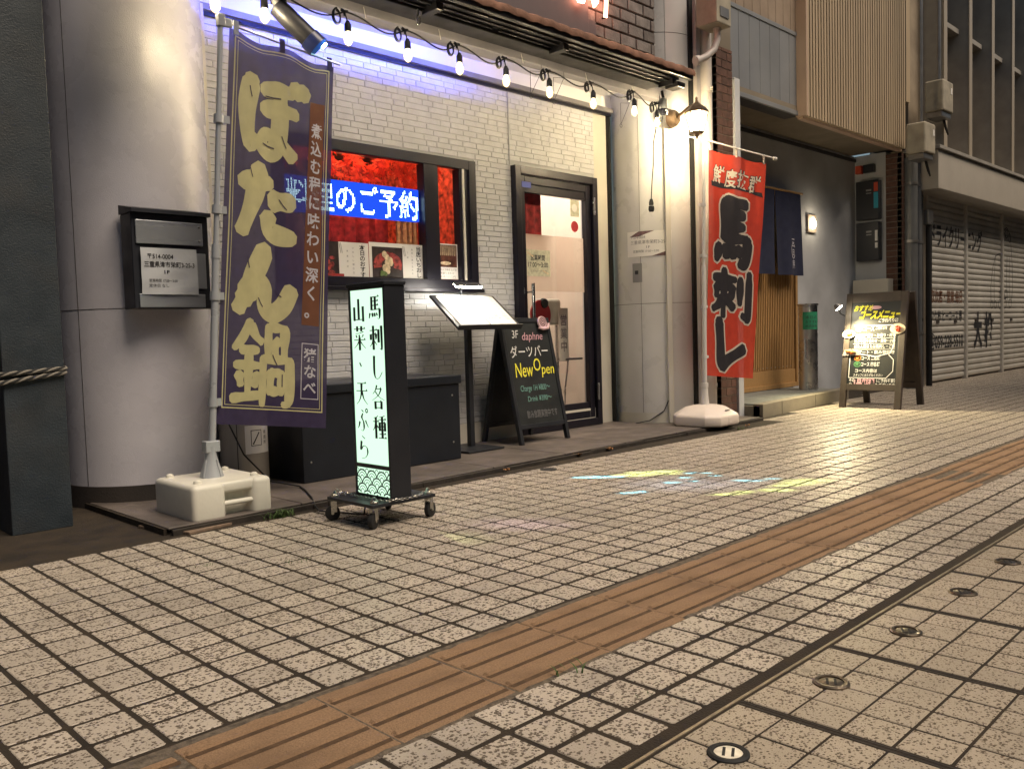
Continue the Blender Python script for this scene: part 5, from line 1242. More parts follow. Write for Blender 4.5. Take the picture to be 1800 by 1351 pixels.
# ---- storage box and ash bin
bx_ = thing('storage_box', 'long black lidded storage box against the white brick wall', 'box', (1.83,2.72,.03))
q = MB(); q.box(1.315,2.355,2.505,2.96,.029,.465); bd_ = build('body', q, 'black_box', bx_, bevel=.004)
q = MB(); q.box(1.305,2.365,2.492,2.965,.4655,.515); ld_ = build('lid', q, 'black_box', bx_, bevel=.006)
q = MB(); q.box(1.72,1.98,2.484,2.4915,.468,.482); build('lid_grip', q, 'black_box', ld_, bevel=.002)
for (x, z_) in ((1.36,.13),(2.30,.40),(2.30,.13),(1.36,.40)):
    q = MB(); q.lathe([(0,-.004),(.004,-.003),(.006,0)], (x,2.505,z_), 10, 'Y'); build('screw', q, 'zinc', bd_, smooth=True)
q = MB(); q.box(1.834,1.838,2.5035,2.5045,.03,.464); build('joint', q, 'rubber', bd_)
bn = thing('ash_bin', 'round stainless ash bin with a smoking sign below the purple banner', 'bin', (1.14,2.77,.03))
mat('brushed', (.45,.41,.36), .4, metal=.45, bump=.15, bscale=300, stretch=(1,1,.05), var=.1, vscale=10)
q = MB(); q.lathe([(0,.03),(.118,.03),(.118,.60),(.11,.615),(0,.615)], (1.14,2.77,0), 36); body_ = build('body', q, 'brushed', bn, smooth=True)
q = MB(); q.lathe([(.119,.03),(.1215,.034),(.1215,.055),(.119,.06)], (1.14,2.77,0), 36); build('rim', q, 'rubber', body_, smooth=True)
q = MB(); q.obox((1.14+.1185*math.cos(R(228)),2.77+.1185*math.sin(R(228)),.32), Vector((math.cos(R(228)),math.sin(R(228)),0))*.001, Vector((-math.sin(R(228)),math.cos(R(228)),0))*.0015, (0,0,.28)); build('seam', q, 'rubber', body_)
def on_bin(x, y, l): a = R(246)+x/.119; return Vector((1.14+(.1195+l*.0007)*math.cos(a), 2.77+(.1195+l*.0007)*math.sin(a), .19+y))
f = Flat(); f.rect(0,.15,0,.14); lb = build('label', f.cut(.02).onto(on_bin), 'paper', body_, smooth=True)
f = Flat(); f.line([(.03,.04),(.085,.04),(.085,.115),(.03,.115)], .003, 1, True); f.line([(.04,.05),(.073,.105)], .006, 1); f.disc(.04,.05,.004,lay=2); f.vtext('喫煙所', .11,.112,.02,.02,.025,lay=1); build('label_print', f.cut(.02).onto(on_bin), 'ink', lb)
q = MB(); q.tube([(1.00,2.75,.55),(1.01,2.66,.35),(1.05,2.6,.2),(1.16,2.56,.06),(1.25,2.44,.034),(1.2,2.30,.034),(1.12,2.12,.034),(1.08,2.03,.012),(1.05,1.95,.008),(1.1,1.80,.008),(1.12,1.72,.01),(1.13,1.71,.09)], .004, 7)
tag(build('power_cable', q, 'cord', smooth=True), 'black power cable running from the wall to the light box sign', 'cable')

# ---- mailbox on the left column
cLx, cLy = .77, 3.07
mlb = thing('mailbox', 'black and steel mailbox on the left column with a taped address sheet', 'mailbox', (.75,2.66,.9))
mat('mail_steel', (.42,.45,.49), .3, metal=.55, bump=.1, bscale=200, stretch=(.1,1,1)); mat('mail_black', (.022,.024,.032), .4)
q = MB(); q.box(.575,.925,2.60,2.72,.90,1.318); mb0 = build('body', q, 'mail_black', mlb, bevel=.004)
q = MB(); q.add([(.57,2.575,1.3185),(.93,2.575,1.3185),(.93,2.72,1.3185),(.57,2.72,1.3185),(.57,2.575,1.335),(.93,2.575,1.335),(.93,2.72,1.362),(.57,2.72,1.362)], [(3,2,1,0),(4,5,6,7),(0,1,5,4),(1,2,6,5),(2,3,7,6),(3,0,4,7)]); build('roof', q, 'mail_black', mb0)
q = MB(); q.obox((.742,2.594,1.236), (.152,0,0), (0,.004,.0), (0,0,.052)); fl_ = build('flap', q, 'mail_steel', mlb, bevel=.003)
for z_ in (1.205,1.268): q = MB(); q.lathe([(0,-.003),(.004,-.002),(.005,0)], (.877,2.5895,z_), 10, 'Y'); build('screw', q, 'zinc', fl_)
q = MB(); q.box(.595,.895,2.594,2.5995,.905,.965); build('lower_plate', q, 'mail_steel', mlb, bevel=.002)
q = MB(); q.box(.855,.905,2.5935,2.5995,.99,1.15); build('side_plate', q, 'mail_steel', mlb, bevel=.002)
ml = thing('address_sheet', 'crumpled laminated address sheet taped to the mailbox', 'notice', (.73,2.59,.96))
mat('laminate', (.55,.58,.62), .12, bump=.5, bscale=14, coat=.6)
n_ = 14; rnd = random.Random(3)
def on_sheet(x, y, l=0): return Vector((.605+x, 2.5915-l*.0008-.0035*abs(math.sin(17*x+9*y))-.003*math.sin(31*y-12*x)**2, .962+y))
q = MB(); q.add([on_sheet(.255*i/n_, .205*j/n_) for j in range(n_+1) for i in range(n_+1)], [(j*(n_+1)+i, j*(n_+1)+i+1, (j+1)*(n_+1)+i+1, (j+1)*(n_+1)+i) for j in range(n_) for i in range(n_)]); build('sheet', q, 'laminate', ml, smooth=True)
f = Flat(); f.text('〒514-0004', .025,.158,.028,.12,.015); f.text('三重県津市栄町3-25-3', .012,.122,.028,.228,.015); f.text('1F', .095,.092,.022,.03,.02); f.text('営業時間 17:00～3:00', .03,.055,.016,.13); f.text('定休日 なし', .03,.033,.016,.09); build('lettering', f.cut(.02).onto(lambda x, y, l: on_sheet(x, y, 1.6)), 'ink', ml)

# ---- grey-blue post with the striped rope, dark neighbour at the left
ps = thing('steel_post', 'blue-grey painted steel post at the left edge', 'post', (.15,2.62,0))
mat('post_paint', (.024,.034,.045), .5, bump=.5, bscale=180, var=.12, vscale=9, dirt=.3, dscale=5)
q = MB(); q.box(.035,.262,2.57,2.76,-.003,6.0); build('shaft', q, 'post_paint', ps, bevel=.004)
q = MB(); q.box(.262,.285,2.66,2.70,-.003,6.0); build('flange', q, 'post_paint', ps, bevel=.002)
mat('night_wall', (.045,.035,.035), .85, var=.3, vscale=3, bump=.4, bscale=60)
nb_ = thing('dark_neighbour', 'dark unlit neighbouring wall at the left edge behind the post', 'building', (-1.2,3.2,0))
q = MB(); q.box(-8,.20,3.15,3.6,-.003,6); build('wall', q, 'night_wall', nb_)
q = MB(); q.box(-.16,-.06,2.95,3.14,-.003,6); build('jamb', q, 'night_wall', nb_, bevel=.004)
q = MB(); q.box(.2,.42,3.2,3.4,-.003,6); build('filler', q, 'night_wall', nb_)
rp = thing('striped_rope', 'black and white twisted rope tied round the blue-grey post', 'rope', (.1,2.56,.62))
mat('rope_white', (.24,.22,.19), .9); mat('rope_black', (.03,.03,.03), .9)
def twist(path, r_, par):
    P = [Vector(p) for p in path]; 
    fine = []
    for i in range(len(P)-1):
        k = max(2, int((P[i+1]-P[i]).length/.006))
        for j in range(k): fine.append(P[i].lerp(P[i+1], j/k))
    for s_ in range(4):
        q = MB(); pts = []
        for i, p in enumerate(fine):
            d = (fine[min(i+1,len(fine)-1)]-fine[max(i-1,0)]).normalized(); x = d.cross(Vector((0,0,1))).normalized(); y = x.cross(d); a = i*.36+s_*math.pi/2
            pts.append(p+(x*math.cos(a)+y*math.sin(a))*r_*.62)
        q.tube(pts, r_*.62, 6); build('strand', q, 'rope_white' if s_ % 2 else 'rope_black', par, smooth=True)
twist([(.272,2.70,.655),(.272,2.60,.655),(.262,2.562,.654),(.15,2.558,.647),(.03,2.560,.640),(-.02,2.58,.633)], .008, rp)
twist([(.272,2.70,.640),(.272,2.60,.638),(.260,2.560,.636),(.14,2.556,.622),(.02,2.556,.606),(-.15,2.50,.585),(-.6,2.4,.56)], .008, rp)

# ================================================================== NEXT-DOOR TAVERN
tv = thing('tavern', 'grey two-storey tavern front with vertical slat screen above a recessed entrance', 'building', (7.0,2.9,0))
mat('render_grey', (.50,.52,.56), .85, bump=.35, bscale=180, var=.12, vscale=2.5, dirt=.25, dscale=1.2); mat('render_brown', (.22,.185,.14), .85, bump=.3, bscale=150, var=.15, vscale=3)
mat('panel_grey', (.22,.23,.245), .55, bump=.1, bscale=90, var=.08, vscale=2, per=.06); mat('panel_dark', (.05,.05,.055), .8); mat('panel_rust', (.30,.23,.17), .7, var=.15, vscale=5, per=.08)
mat('slat_tan', (.46,.36,.24), .6, bump=.2, bscale=120, var=.1, vscale=6, per=.08, stretch=(1,1,.15)); mat('slat_side', (.50,.36,.27), .6, var=.08)
mat('red_brick', (.105,.052,.038), .8, bump=.6, bscale=120, var=.3, vscale=25, per=.2); mat('brick_joint', (.20,.17,.14), .9); mat('door_wood', (.40,.235,.095), .55, bump=.25, bscale=60, var=.2, vscale=25, stretch=(8,8,.4)); mat('noren_blue', (.014,.018,.05), .9, bump=.3, bscale=600, var=.12, vscale=15)
mat('step_stone', (.22,.195,.15), .75, bump=.5, bscale=130, var=.15, vscale=6, dirt=.3, dscale=3); mat('step_slat', (.17,.18,.17), .6, var=.2, vscale=14)
# entrance walls
q = MB(); q.box(6.0,6.28,3.05,3.25,.0,2.68); build('wall', q, 'render_grey', tv)
q = MB(); q.box(7.56,9.12,3.10,3.25,.0,2.68); build('wall', q, 'render_grey', tv)
q = MB(); q.box(6.28,7.56,3.10,3.25,2.10,2.68); build('wall', q, 'render_grey', tv)
q = MB(); q.box(6.0,9.12,3.085,3.099,2.615,2.65); build('cornice', q, 'panel_dark', tv)
q = MB(); q.box(5.42,6.0,3.0,3.2,.0,2.70); build('wall', q, 'render_grey', tv)
q = MB(); q.box(5.50,9.05,2.545,3.25,2.685,2.74); build('soffit', q, 'render_brown', tv)
# sliding door of narrow battens
dr_ = build('door_frame', MB().frame((6.285,3.085,.11), (1,0,0), (0,0,1), 1.27, 1.99, .045, .05), 'door_wood', tv, bevel=.003)
q = MB(); q.box(6.33,7.51,3.075,3.085,.15,2.05); build('door_panel', q, 'door_wood', tv)
for k in range(34):
    x = 6.335+k*.0348
    q = MB(); q.box(x, x+.020, 3.058, 3.0745, .30, 2.05); build('batten', q, 'door_wood', dr_)
q = MB(); q.box(6.33,7.51,3.05,3.0745,.155,.295); build('kick_board', q, 'door_wood', dr_, bevel=.002)
for k in range(14): q = MB(); x = 6.36+k*.082; q.lathe([(0,-.003),(.006,-.002),(.007,0)], (x,3.0575,.325), 8, 'Y'); build('nail', q, 'zinc', dr_)
# step of stone blocks with a slatted top
stp = build('step', MB().poly([(5.42,2.30),(7.40,2.47),(7.40,3.08),(5.42,3.08)], (0,0,-.003), (1,0,0), (0,1,0), .095), 'step_stone', tv)
for (a, b) in ((5.42,5.80),(5.806,6.55),(6.556,7.25),(7.256,7.42)):
    ya, yb = 2.272+(a-5.42)*.086, 2.272+(b-5.42)*.086
    q = MB(); q.poly([(a,ya),(b,yb),(b,yb+.09),(a,ya+.09)], (0,0,-.003), (1,0,0), (0,1,0), .113); build('block', q, 'step_stone', stp, bevel=.004)
for k in range(16):
    x = 5.46+k*.12; q = MB(); y0 = 2.37+(x-5.42)*.086; q.poly([(x,y0),(x+.112,y0+.009),(x+.112,3.05),(x,3.05)], (0,0,.092), (1,0,0), (0,1,0), .014); build('deck_board', q, 'step_slat', stp, bevel=.002, seg=1)
# corner: brick pilaster, flashing, downpipe post
def brick_pier(x0, x1, y0, y1, z0, z1, m='red_brick', jm='brick_joint', ch=.065, name='brick_pier', top_parts=True):
    o = build(name, MB().box(x0+.004, x1-.004, y0+.004, y1, z0, z1), jm, tv); z_ = z0; r_ = 0
    while z_ < z1-.02:
        zt = min(z_+ch-.008, z1)
        xs = [x0, (x0*2+x1)/3, x1] if r_ % 2 else [x0, (x0+2*x1)/3, x1]
        for a, b in zip(xs, xs[1:]): q = MB(); q.box(a+.004, b-.004, y0, y0+.05, z_, zt); build('brick', q, m, o)
        q = MB(); q.box(x0, x0+.0039, y0+.052, y1-.004, z_, zt); build('brick', q, m, o)
        z_ += ch; r_ += 1
    return o
brick_pier(5.10,5.34,2.46,2.7,.0,2.95)
q = MB(); q.box(5.34,5.42,2.44,2.75,.0,2.74); build('flashing', q, 'render_grey', tv, bevel=.004)
q = MB(); q.box(5.425,5.50,2.5,2.76,.0,2.70); build('flashing', q, 'panel_dark', tv, bevel=.004)
q = MB(); q.box(5.0,5.42,2.52,2.9,2.955,5.0); build('upper_corner', q, 'render_brown', tv)
# metal panel boards, then the slat screen
q = MB(); q.box(5.42,6.66,2.56,2.70,2.66,3.36); pw_ = build('panel_wall', q, 'panel_dark', tv)
for k in range(7):
    q = MB(); x = 5.425+k*.174; q.box(x, x+.170, 2.548, 2.559, 2.70, 3.36); build('panel', q, 'panel_grey', pw_, bevel=.003, seg=1)
q = MB(); q.box(5.42,6.66,2.535,2.559,2.655,2.695); build('panel_edge', q, 'panel_grey', pw_, bevel=.003)
q = MB(); q.box(5.42,6.66,2.56,2.70,3.365,5.2); pw2 = build('panel_wall', q, 'panel_dark', tv)
for k in range(9):
    q = MB(); x = 5.425+k*.135; q.box(x, x+.130, 2.549, 2.559, 3.40, 5.2); build('panel', q, 'panel_rust', pw2, bevel=.003, seg=1)
q = MB(); q.box(5.41,6.66,2.54,2.559,3.362,3.398); build('panel_edge', q, 'panel_grey', pw2, bevel=.003)
scn = build('slat_screen', MB().box(6.63,8.95,2.50,2.55,2.645,5.2), 'panel_dark', tv)
q = MB(); q.box(6.602,6.630,2.45,2.56,2.643,5.2); build('screen_side', q, 'slat_side', scn, bevel=.003)
for k in range(40):
    x = 6.632+k*.0579; q = MB(); q.box(x, x+.036, 2.455, 2.499, 2.64, 5.2); build('slat', q, 'slat_tan', scn)
q = MB(); q.box(6.63,8.95,2.503,2.556,2.625,2.644); build('screen_sill', q, 'slat_side', scn)
# right return wall with meters, brick pier
q = MB(); q.box(9.12,9.25,2.745,3.25,.0,2.68); build('return_wall', q, 'render_grey', tv)
brick_pier(9.10,9.36,2.56,2.74,.0,2.64)
# things on the tavern
mt = thing('meter_box', 'pair of stacked black electricity meters with coloured tags by the brick pier', 'meter', (9.1,2.92,1.46))
for z_ in (1.46,1.93):
    q = MB(); q.box(9.02,9.118,2.79,3.05,z_,z_+.44); cs_ = build('case', q, 'mail_black', mt, bevel=.006)
    for k, (dz, h_) in enumerate(((.32,.02),(.29,.012))): q = MB(); q.box(9.0175,9.0195,2.87,2.93,z_+dz,z_+dz+h_); build('window', q, 'plate_grey', cs_)
mat('tag_red', (.55,.07,.03), .6); mat('tag_blue', (.03,.32,.45), .6)
for (a, b, c_, d, m_) in ((2.795,2.84,2.24,2.34,'tag_red'),(2.792,2.842,2.05,2.23,'tag_blue'),(2.80,2.83,1.68,1.80,'paper'),(2.80,2.83,1.60,1.66,'paper')): q = MB(); q.box(9.0165,9.0192,a,b,c_,d); build('tag', q, m_, mt)
q = MB(); q.box(9.06,9.118,2.86,2.98,2.47,2.56); q2 = build('relay', q, 'mail_black', mt); q = MB(); q.box(9.055,9.118,3.0,3.07,2.47,2.56); build('relay', q, 'tag_red', mt)
wb = thing('white_cabinet', 'pale metal cabinet with a black knob beneath the meters', 'cabinet', (9.0,2.85,.88))
q = MB(); q.box(8.95,9.118,2.66,3.06,.70,1.24); build('case', q, 'panel_cream', wb, bevel=.005); q = MB(); q.lathe([(0,-.03),(.016,-.03),(.018,0)], (8.95,2.69,1.06), 14, 'X'); build('knob', q, 'rubber', wb)
wl = thing('niche_lamp', 'small lit wall lamp with a flame-shaped glow on the grey wall', 'wall lamp', (7.98,3.1,1.8))
mat('lamp_plate', (.42,.35,.28), .5); emat('niche_glow', (1,.85,.62), 10)
q = MB(); q.box(7.885,8.075,3.075,3.098,1.735,1.925); build('plate', q, 'lamp_plate', wl, bevel=.005)
q = MB(); q.lathe([(0,-.06),(.025,-.05),(.038,-.01),(.030,.03),(.012,.062),(0,.07)], (7.98,3.07,1.83), 16); build('glow', q, 'niche_glow', wl, smooth=True)
lamp('niche_light', 'POINT', (7.98,3.0,1.83), 2.0, (1,.82,.55), wl, shadow_soft_size=.04)
# noren: two hanging cloth leaves
nr = thing('noren_curtain', 'dark indigo split door curtain with a pale crest on its right half', 'curtain', (6.95,2.96,1.25))
q = MB(); q.tube([(6.25,2.96,2.085),(7.52,2.96,2.085)], .012, 10); build('rod', q, 'door_wood', nr, smooth=True)
def noren_pt(x, z_): return Vector((x+.02*(2.08-z_)*(1 if x > 6.95 else -1), 2.955+.018*math.sin(x*19)*(2.1-z_)*1.2-.01*(2.08-z_), z_))
for (a, b) in ((6.30,6.935),(6.945,7.47)):
    q = MB(); n_, m_ = 20, 12
    fn = lambda x, z_, a=a, b=b: noren_pt(x+((.045 if a < 6.5 else -.0)*0), z_)
    vs = [fn((a+(b-a)*i/n_)+((-.05 if a < 6.5 else .02)*(j/m_) if (i == n_ and a < 6.5) or (i == 0 and a > 6.5) else 0), 2.08-.83*j/m_) for j in range(m_+1) for i in range(n_+1)]
    q.add(vs, [(j*(n_+1)+i, (j+1)*(n_+1)+i, (j+1)*(n_+1)+i+1, j*(n_+1)+i+1) for j in range(m_) for i in range(n_)]); cl_ = build('curtain_leaf', q, 'noren_blue', nr, smooth=True)
f = Flat(); f.vtext('三月庵', .06,.30,.10,.10,.11,.01); f.line([(.06+.06*math.cos(R(15*i)), .165+.075*math.sin(R(15*i))) for i in range(2,23)], .008)
build('crest', f.cut(.04).onto(lambda x, y, l: noren_pt(7.22+x, 1.33+y)+Vector((0,-.004,0))), 'cloth_pale', cl_, smooth=True)
tb = thing('tall_bin', 'tall stainless steel cylinder stand with a green notice by the tavern door', 'stand', (7.13,2.70,.11))
q = MB(); q.lathe([(0,.107),(.09,.107),(.09,.93),(.10,.935),(.10,.95),(.085,.95),(.085,.90),(0,.90)], (7.13,2.72,0), 32); bb_ = build('body', q, 'steel_bright', tb, smooth=True)
mat('green_card', (.02,.24,.13), .6); f = Flat(); f.rect(-.085,.085,0,.17)
def on_tb(x, y, l): a = R(228)+x/.091; return Vector((7.13+(.0915+l*.0008)*math.cos(a), 2.72+(.0915+l*.0008)*math.sin(a), .70+y))
gc = build('card', f.cut(.02).onto(on_tb), 'green_card', bb_, smooth=True)
f = Flat(); f.text('本日の', -.06,.105,.035,.12,lay=1); f.text('おすすめ', -.06,.06,.035,.12,lay=1); f.text('地酒各種', -.06,.02,.03,.12,lay=1); build('card_print', f.cut(.02).onto(on_tb), 'ink', gc)
# ---- white downpipe, conduit and box at the column
dp = thing('downpipe', 'white plastic downpipe with clamps beside the right column', 'pipe', (4.98,2.40,0))
mat('pvc', (.60,.56,.53), .45, var=.06, vscale=3, dirt=.2, dscale=2)
q = MB(); q.tube([(4.93,2.46,.03),(4.93,2.46,5)], .056, 18); build('pipe', q, 'pvc', dp, smooth=True)
for z_ in (2.55,.28,1.4): q = MB(); q.tube([(4.93,2.46,z_),(4.93,2.46,z_+.03)], .061, 18); q.bar((4.93,2.40,z_+.015),(4.87,2.36,z_+.015),.016); build('clamp', q, 'pvc', dp, smooth=True)
q = MB(); q.box(4.66,4.80,2.50,2.56,2.0,2.01); 
cp_ = thing('cable_trunking', 'pale square cable trunking running up beside the column', 'trunking', (4.80,2.44,0))
q = MB(); q.box(4.79,4.845,2.44,2.50,.03,5.0); build('trunk', q, 'pvc', cp_, bevel=.004)
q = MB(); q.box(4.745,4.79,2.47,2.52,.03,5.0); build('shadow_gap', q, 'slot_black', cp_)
eb = thing('junction_box', 'weathered cream junction box with a bent conduit above the lantern', 'junction box', (4.85,2.36,3.0))
mat('old_cream', (.40,.36,.28), .6, var=.15, vscale=9, dirt=.4, dscale=6)
q = MB(); q.box(4.73,4.93,2.22,2.40,2.98,3.25); bx0 = build('case', q, 'old_cream', eb, bevel=.008)
q = MB(); q.box(4.77,4.89,2.214,2.2195,3.03,3.10); build('plate', q, 'plate_grey', bx0)
q = MB(); q.tube([(4.86,2.30,2.98),(4.86,2.30,2.90),(4.83,2.31,2.82),(4.76,2.33,2.76),(4.68,2.36,2.72)], .026, 12); q.tube([(4.69,2.355,2.725),(4.66,2.365,2.715)], .036, 12); build('conduit', q, 'pvc', eb, smooth=True)

# ---- lit menu board before the tavern
mbd = thing('menu_board', 'dark wooden folding menu board lit by a clip lamp before the tavern', 'menu board', (6.8,1.9,0))
mat('board_wood', (.055,.042,.035), .6, bump=.3, bscale=80, var=.2, vscale=10)
FO = Vector((6.54,2.15,.0)); xd = Vector((-.02,-1,0)).normalized(); yd = Vector((.19,0,.99)).normalized()
pn, o, xd, yd, nz = a_leaf(FO, xd, yd, .54, 1.03, .16, t=.035, par=mbd, fm='board_wood', bm='board_black', lw=.055, top=.085)
a_leaf((7.12,1.62,.0), (.02,1,0), (-.19,0,.99), .54, 1.03, .16, t=.035, par=mbd, fm='board_wood', bm='board_wood', lw=.055, top=.085)
def chalk2(fl, m, lift=-.003, nm='writing'): return build(nm, fl.plane(o, xd, yd, lift), m, pn)
f = Flat(); f.text('おすすめ', .07,.87,.06,.17,.03,skew=.3); f.text('コースメニュー', .12,.80,.085,.37,.055,skew=.3); chalk2(f, 'chalk_yellow')
f = Flat(); f.text('ご予約承り〼', .30,.765,.035,.17,.02); f.text('コース', .17,.69,.05,.10,.03); f.text('二名様より', .28,.70,.03,.10,.02)
for k, tx in enumerate(('前菜三種盛り・お造り・焼物','天ぷら盛り合わせ・煮物・小鉢','ぼたん鍋または馬刺し・ご飯','デザート・飲み物付き')): f.text(tx, .10,.635-.05*k,.034,.36,.012)
f.text('コース 二名様', .17,.43,.042,.17,.02); f.text('コース 四名様', .17,.375,.042,.17,.02); f.text('コース内容は', .12,.32,.036,.2,.02); f.text('スタッフにおたずねください', .11,.285,.026,.26,.01)
f.text('その', .075,.235,.035,.05,.02); f.text('他', .075,.195,.035,.03,.02); f.text('（ご予約不要）', .30,.235,.036,.18,.015); f.text('もございます', .31,.195,.036,.17,.015); chalk2(f, 'chalk_white')
f = Flat(); f.line([(.09,.735),(.45,.735),(.45,.57),(.425,.49),(.30,.46),(.10,.49)], .007); f.line([(.07,.47),(.07,.27),(.40,.27)], .006); f.line([(.40,.27),(.455,.33),(.455,.43),(.41,.475)], .006)
for k in range(3): f.line([(.09,.622-.05*k),(.46,.622-.05*k)], .003, 1)
chalk2(f, 'chalk_white', nm='drawn_frame')
f = Flat(); f.text('1品料理', .115,.19,.085,.19,.05); chalk2(f, 'chalk_pink', -.002)
mat('chalk_blue', (.12,.42,.62), .9); mat('chalk_orange', (.75,.26,.05), .9)
for (x, y, m_) in ((.135,.705,'chalk_blue'),(.14,.445,'chalk_orange'),(.14,.39,'chalk_green')):
    f = Flat(); f.line([(x+.028*math.cos(R(20*i)), y+.022*math.sin(R(20*i))) for i in range(18)], .006, closed=True); f.text('特', x-.017,y-.012,.034,.03,.02); chalk2(f, m_, -.002)
f = Flat(); f.disc(.27,.895,.05,.016); chalk2(f, 'chalk_pink', -.003, 'speech_bubble')
# three plate-of-food magnets
mat('plate_white', (.70,.60,.42), .4); mat('prawn', (.66,.20,.05), .5, var=.5, vscale=60); mat('tray_grey', (.30,.26,.24), .5); mat('stew', (.50,.07,.03), .4, var=.5, vscale=50)
def magnet(lab, x, y, rx, ry, base, top, tray=False):
    t = thing('food_magnet', lab, 'magnet', tuple(o+xd*x+yd*y), 'food magnets on the menu board')
    q = MB(); pts = [(x+rx*math.cos(R(15*i)), y+ry*math.sin(R(15*i))) for i in range(24)] if not tray else [(x-rx,y-ry),(x+rx*1.1,y-ry*.8),(x+rx*.85,y+ry*.5),(x-rx*.7,y+ry*.6)]
    q.poly(pts, o+nz*.0, xd, yd, .006); build('plate', q, base, t, bevel=.001, seg=1)
    q = MB(); rnd = random.Random(int(x*999))
    for i in range(12):
        a, r_ = rnd.uniform(0,6.28), rnd.uniform(0,.6); c_ = o+xd*(x+rx*r_*math.cos(a)*.8)+yd*(y+ry*r_*math.sin(a)*.8)+nz*.008; e_ = xd*math.cos(a*2)+yd*math.sin(a*2)
        q.tube([c_-e_*.018, c_+nz*.004, c_+e_*.018], [.004,.008,.004], 6)
    build('food', q, top, t, smooth=True)
magnet('round shell plate of fried food at the left edge of the menu board', .045,.66,.06,.038,'plate_white','prawn'); magnet('bowl of red stew at the right edge of the menu board', .475,.70,.066,.046,'plate_white','stew'); magnet('grey tray of prawns at the left of the menu board, lower', .075,.50,.075,.036,'tray_grey','prawn', True)
# clip lamp on the left post
cl2 = thing('clip_lamp', 'bright clip-on lamp at the upper left of the menu board', 'lamp', tuple(o+xd*.0+yd*.86))
emat('clip_led', (1,.90,.62), 130)
hp = o+xd*.005+yd*.88+nz*.17
q = MB(); q.tube([o-xd*.004+yd*.83+nz*.005, o-xd*.02+yd*.84+nz*.06, hp+yd*.02], .006, 8); build('arm', q, 'black_paint', cl2, smooth=True)
dz = (o+xd*.22+yd*.62-hp).normalized(); q = MB(); q.tube([hp-dz*.03, hp-dz*.01, hp+dz*.012], [.016,.030,.036], 16); build('shade', q, 'plate_grey', cl2, smooth=True)
q = MB(); q.tube([hp+dz*.013, hp+dz*.020], [.033,.026], 16); build('light', q, 'clip_led', cl2, smooth=True)
sp2 = lamp('clip_light', 'SPOT', hp+dz*.03, 100, (1,.84,.48), cl2, spot_size=R(140), spot_blend=.7, shadow_soft_size=.02); sp2.rotation_mode = 'QUATERNION'; sp2.rotation_quaternion = (-(dz*.25+Vector((-.45,-.35,-.8))).normalized()).to_track_quat('Z', 'Y')

# ================================================================== SHUTTERED LAUNDRY
lq = thing('laundry', 'shuttered dry cleaner with ribbed upper front and pale fascia', 'building', (12.5,2.6,0))
mat('shutter', (.74,.71,.65), .42, metal=.25, bump=.15, bscale=60, var=.1, vscale=4, dirt=.25, dscale=2, dcol=(.30,.24,.18)); mat('shutter_gap', (.05,.04,.035), .8); mat('fascia', (.50,.46,.40), .4, var=.1, vscale=3, dirt=.2, dscale=3); mat('fin', (.32,.30,.27), .6, var=.15, vscale=5); mat('fin_panel', (.38,.31,.23), .7, var=.2, vscale=4, bump=.2, bscale=50)
mat('dark_glass', (.01,.012,.014), .08); mat('fin_edge', (.36,.31,.24), .5); mat('tin', (.27,.26,.25), .35, metal=.7, var=.2, vscale=6)
SHX = [9.66,11.04,12.55,14.2,16.0,18.0,20.0]
for k in range(len(SHX)-1):
    a, b = SHX[k], SHX[k+1]
    sh = build('shutter', MB().box(a+.03, b-.03, 2.535, 2.56, .0, 2.24), 'shutter_gap', lq)
    z_ = .02; n_ = 0
    while z_ < 2.2:
        q = MB(); h_ = .0735
        prof = [(2.5345,z_),(2.516,z_+.008),(2.508,z_+.024),(2.508,z_+.05),(2.516,z_+.066),(2.5345,z_+h_-.002)]
        vs = [(x, y, zz) for x in (a+.03, b-.03) for y, zz in prof]; q.add(vs, [(i, i+6, i+7, i+1) for i in range(5)]); build('slat', q, 'shutter', sh); z_ += h_
    q = MB(); q.box(a-.03, a+.03, 2.48, 2.56, .0, 2.26); build('guide', q, 'shutter', lq, bevel=.004)
    for x in (a+.25*(b-a), a+.7*(b-a)): q = MB(); q.box(x, x+.09, 2.498, 2.5075, .72, .755); build('pull', q, 'shutter_gap', sh)
q = MB(); q.box(9.3,24,2.56,3.0,.0,5.5); build('wall', q, 'fin_panel', lq)
q = MB(); q.box(9.19,24,2.20,2.555,2.205,2.63); fa_ = build('fascia', q, 'fascia', lq, bevel=.006)
q = MB(); q.box(9.15,24,2.17,2.56,2.632,2.67); build('fascia_cap', q, 'fin', fa_, bevel=.004)
# painted lettering follows the slats (set just proud of their faces)
mat('paint_black', (.03,.03,.035), .7); mat('paint_brown', (.16,.07,.04), .7, dirt=.5, dscale=9, dcol=(.25,.2,.15))
def shut_text(nm, fl, m): build(nm, fl.plane((9.66,2.5072,0),(1,0,0),(0,0,1),.0012), m, lq)
f = Flat(); f.text('ドライクリーニング', .12,1.66,.30,1.92,.028); shut_text('lettering', f, 'paint_black')
f = Flat(); f.text('取次店・営業 毎日', .16,.98,.17,1.1,.02); shut_text('lettering', f, 'paint_brown')
f = Flat(); f.text('フケ布 ヒーコース 専', .16,.75,.15,1.1,.02); f.text('☎059-228-5510', .08,.42,.21,1.22,.02); shut_text('lettering', f, 'paint_black')
f = Flat(); f.text('大', 1.72,.43,.48,.34,.045); f.text('松', 2.16,.43,.48,.34,.045); shut_text('lettering', f, 'paint_black')
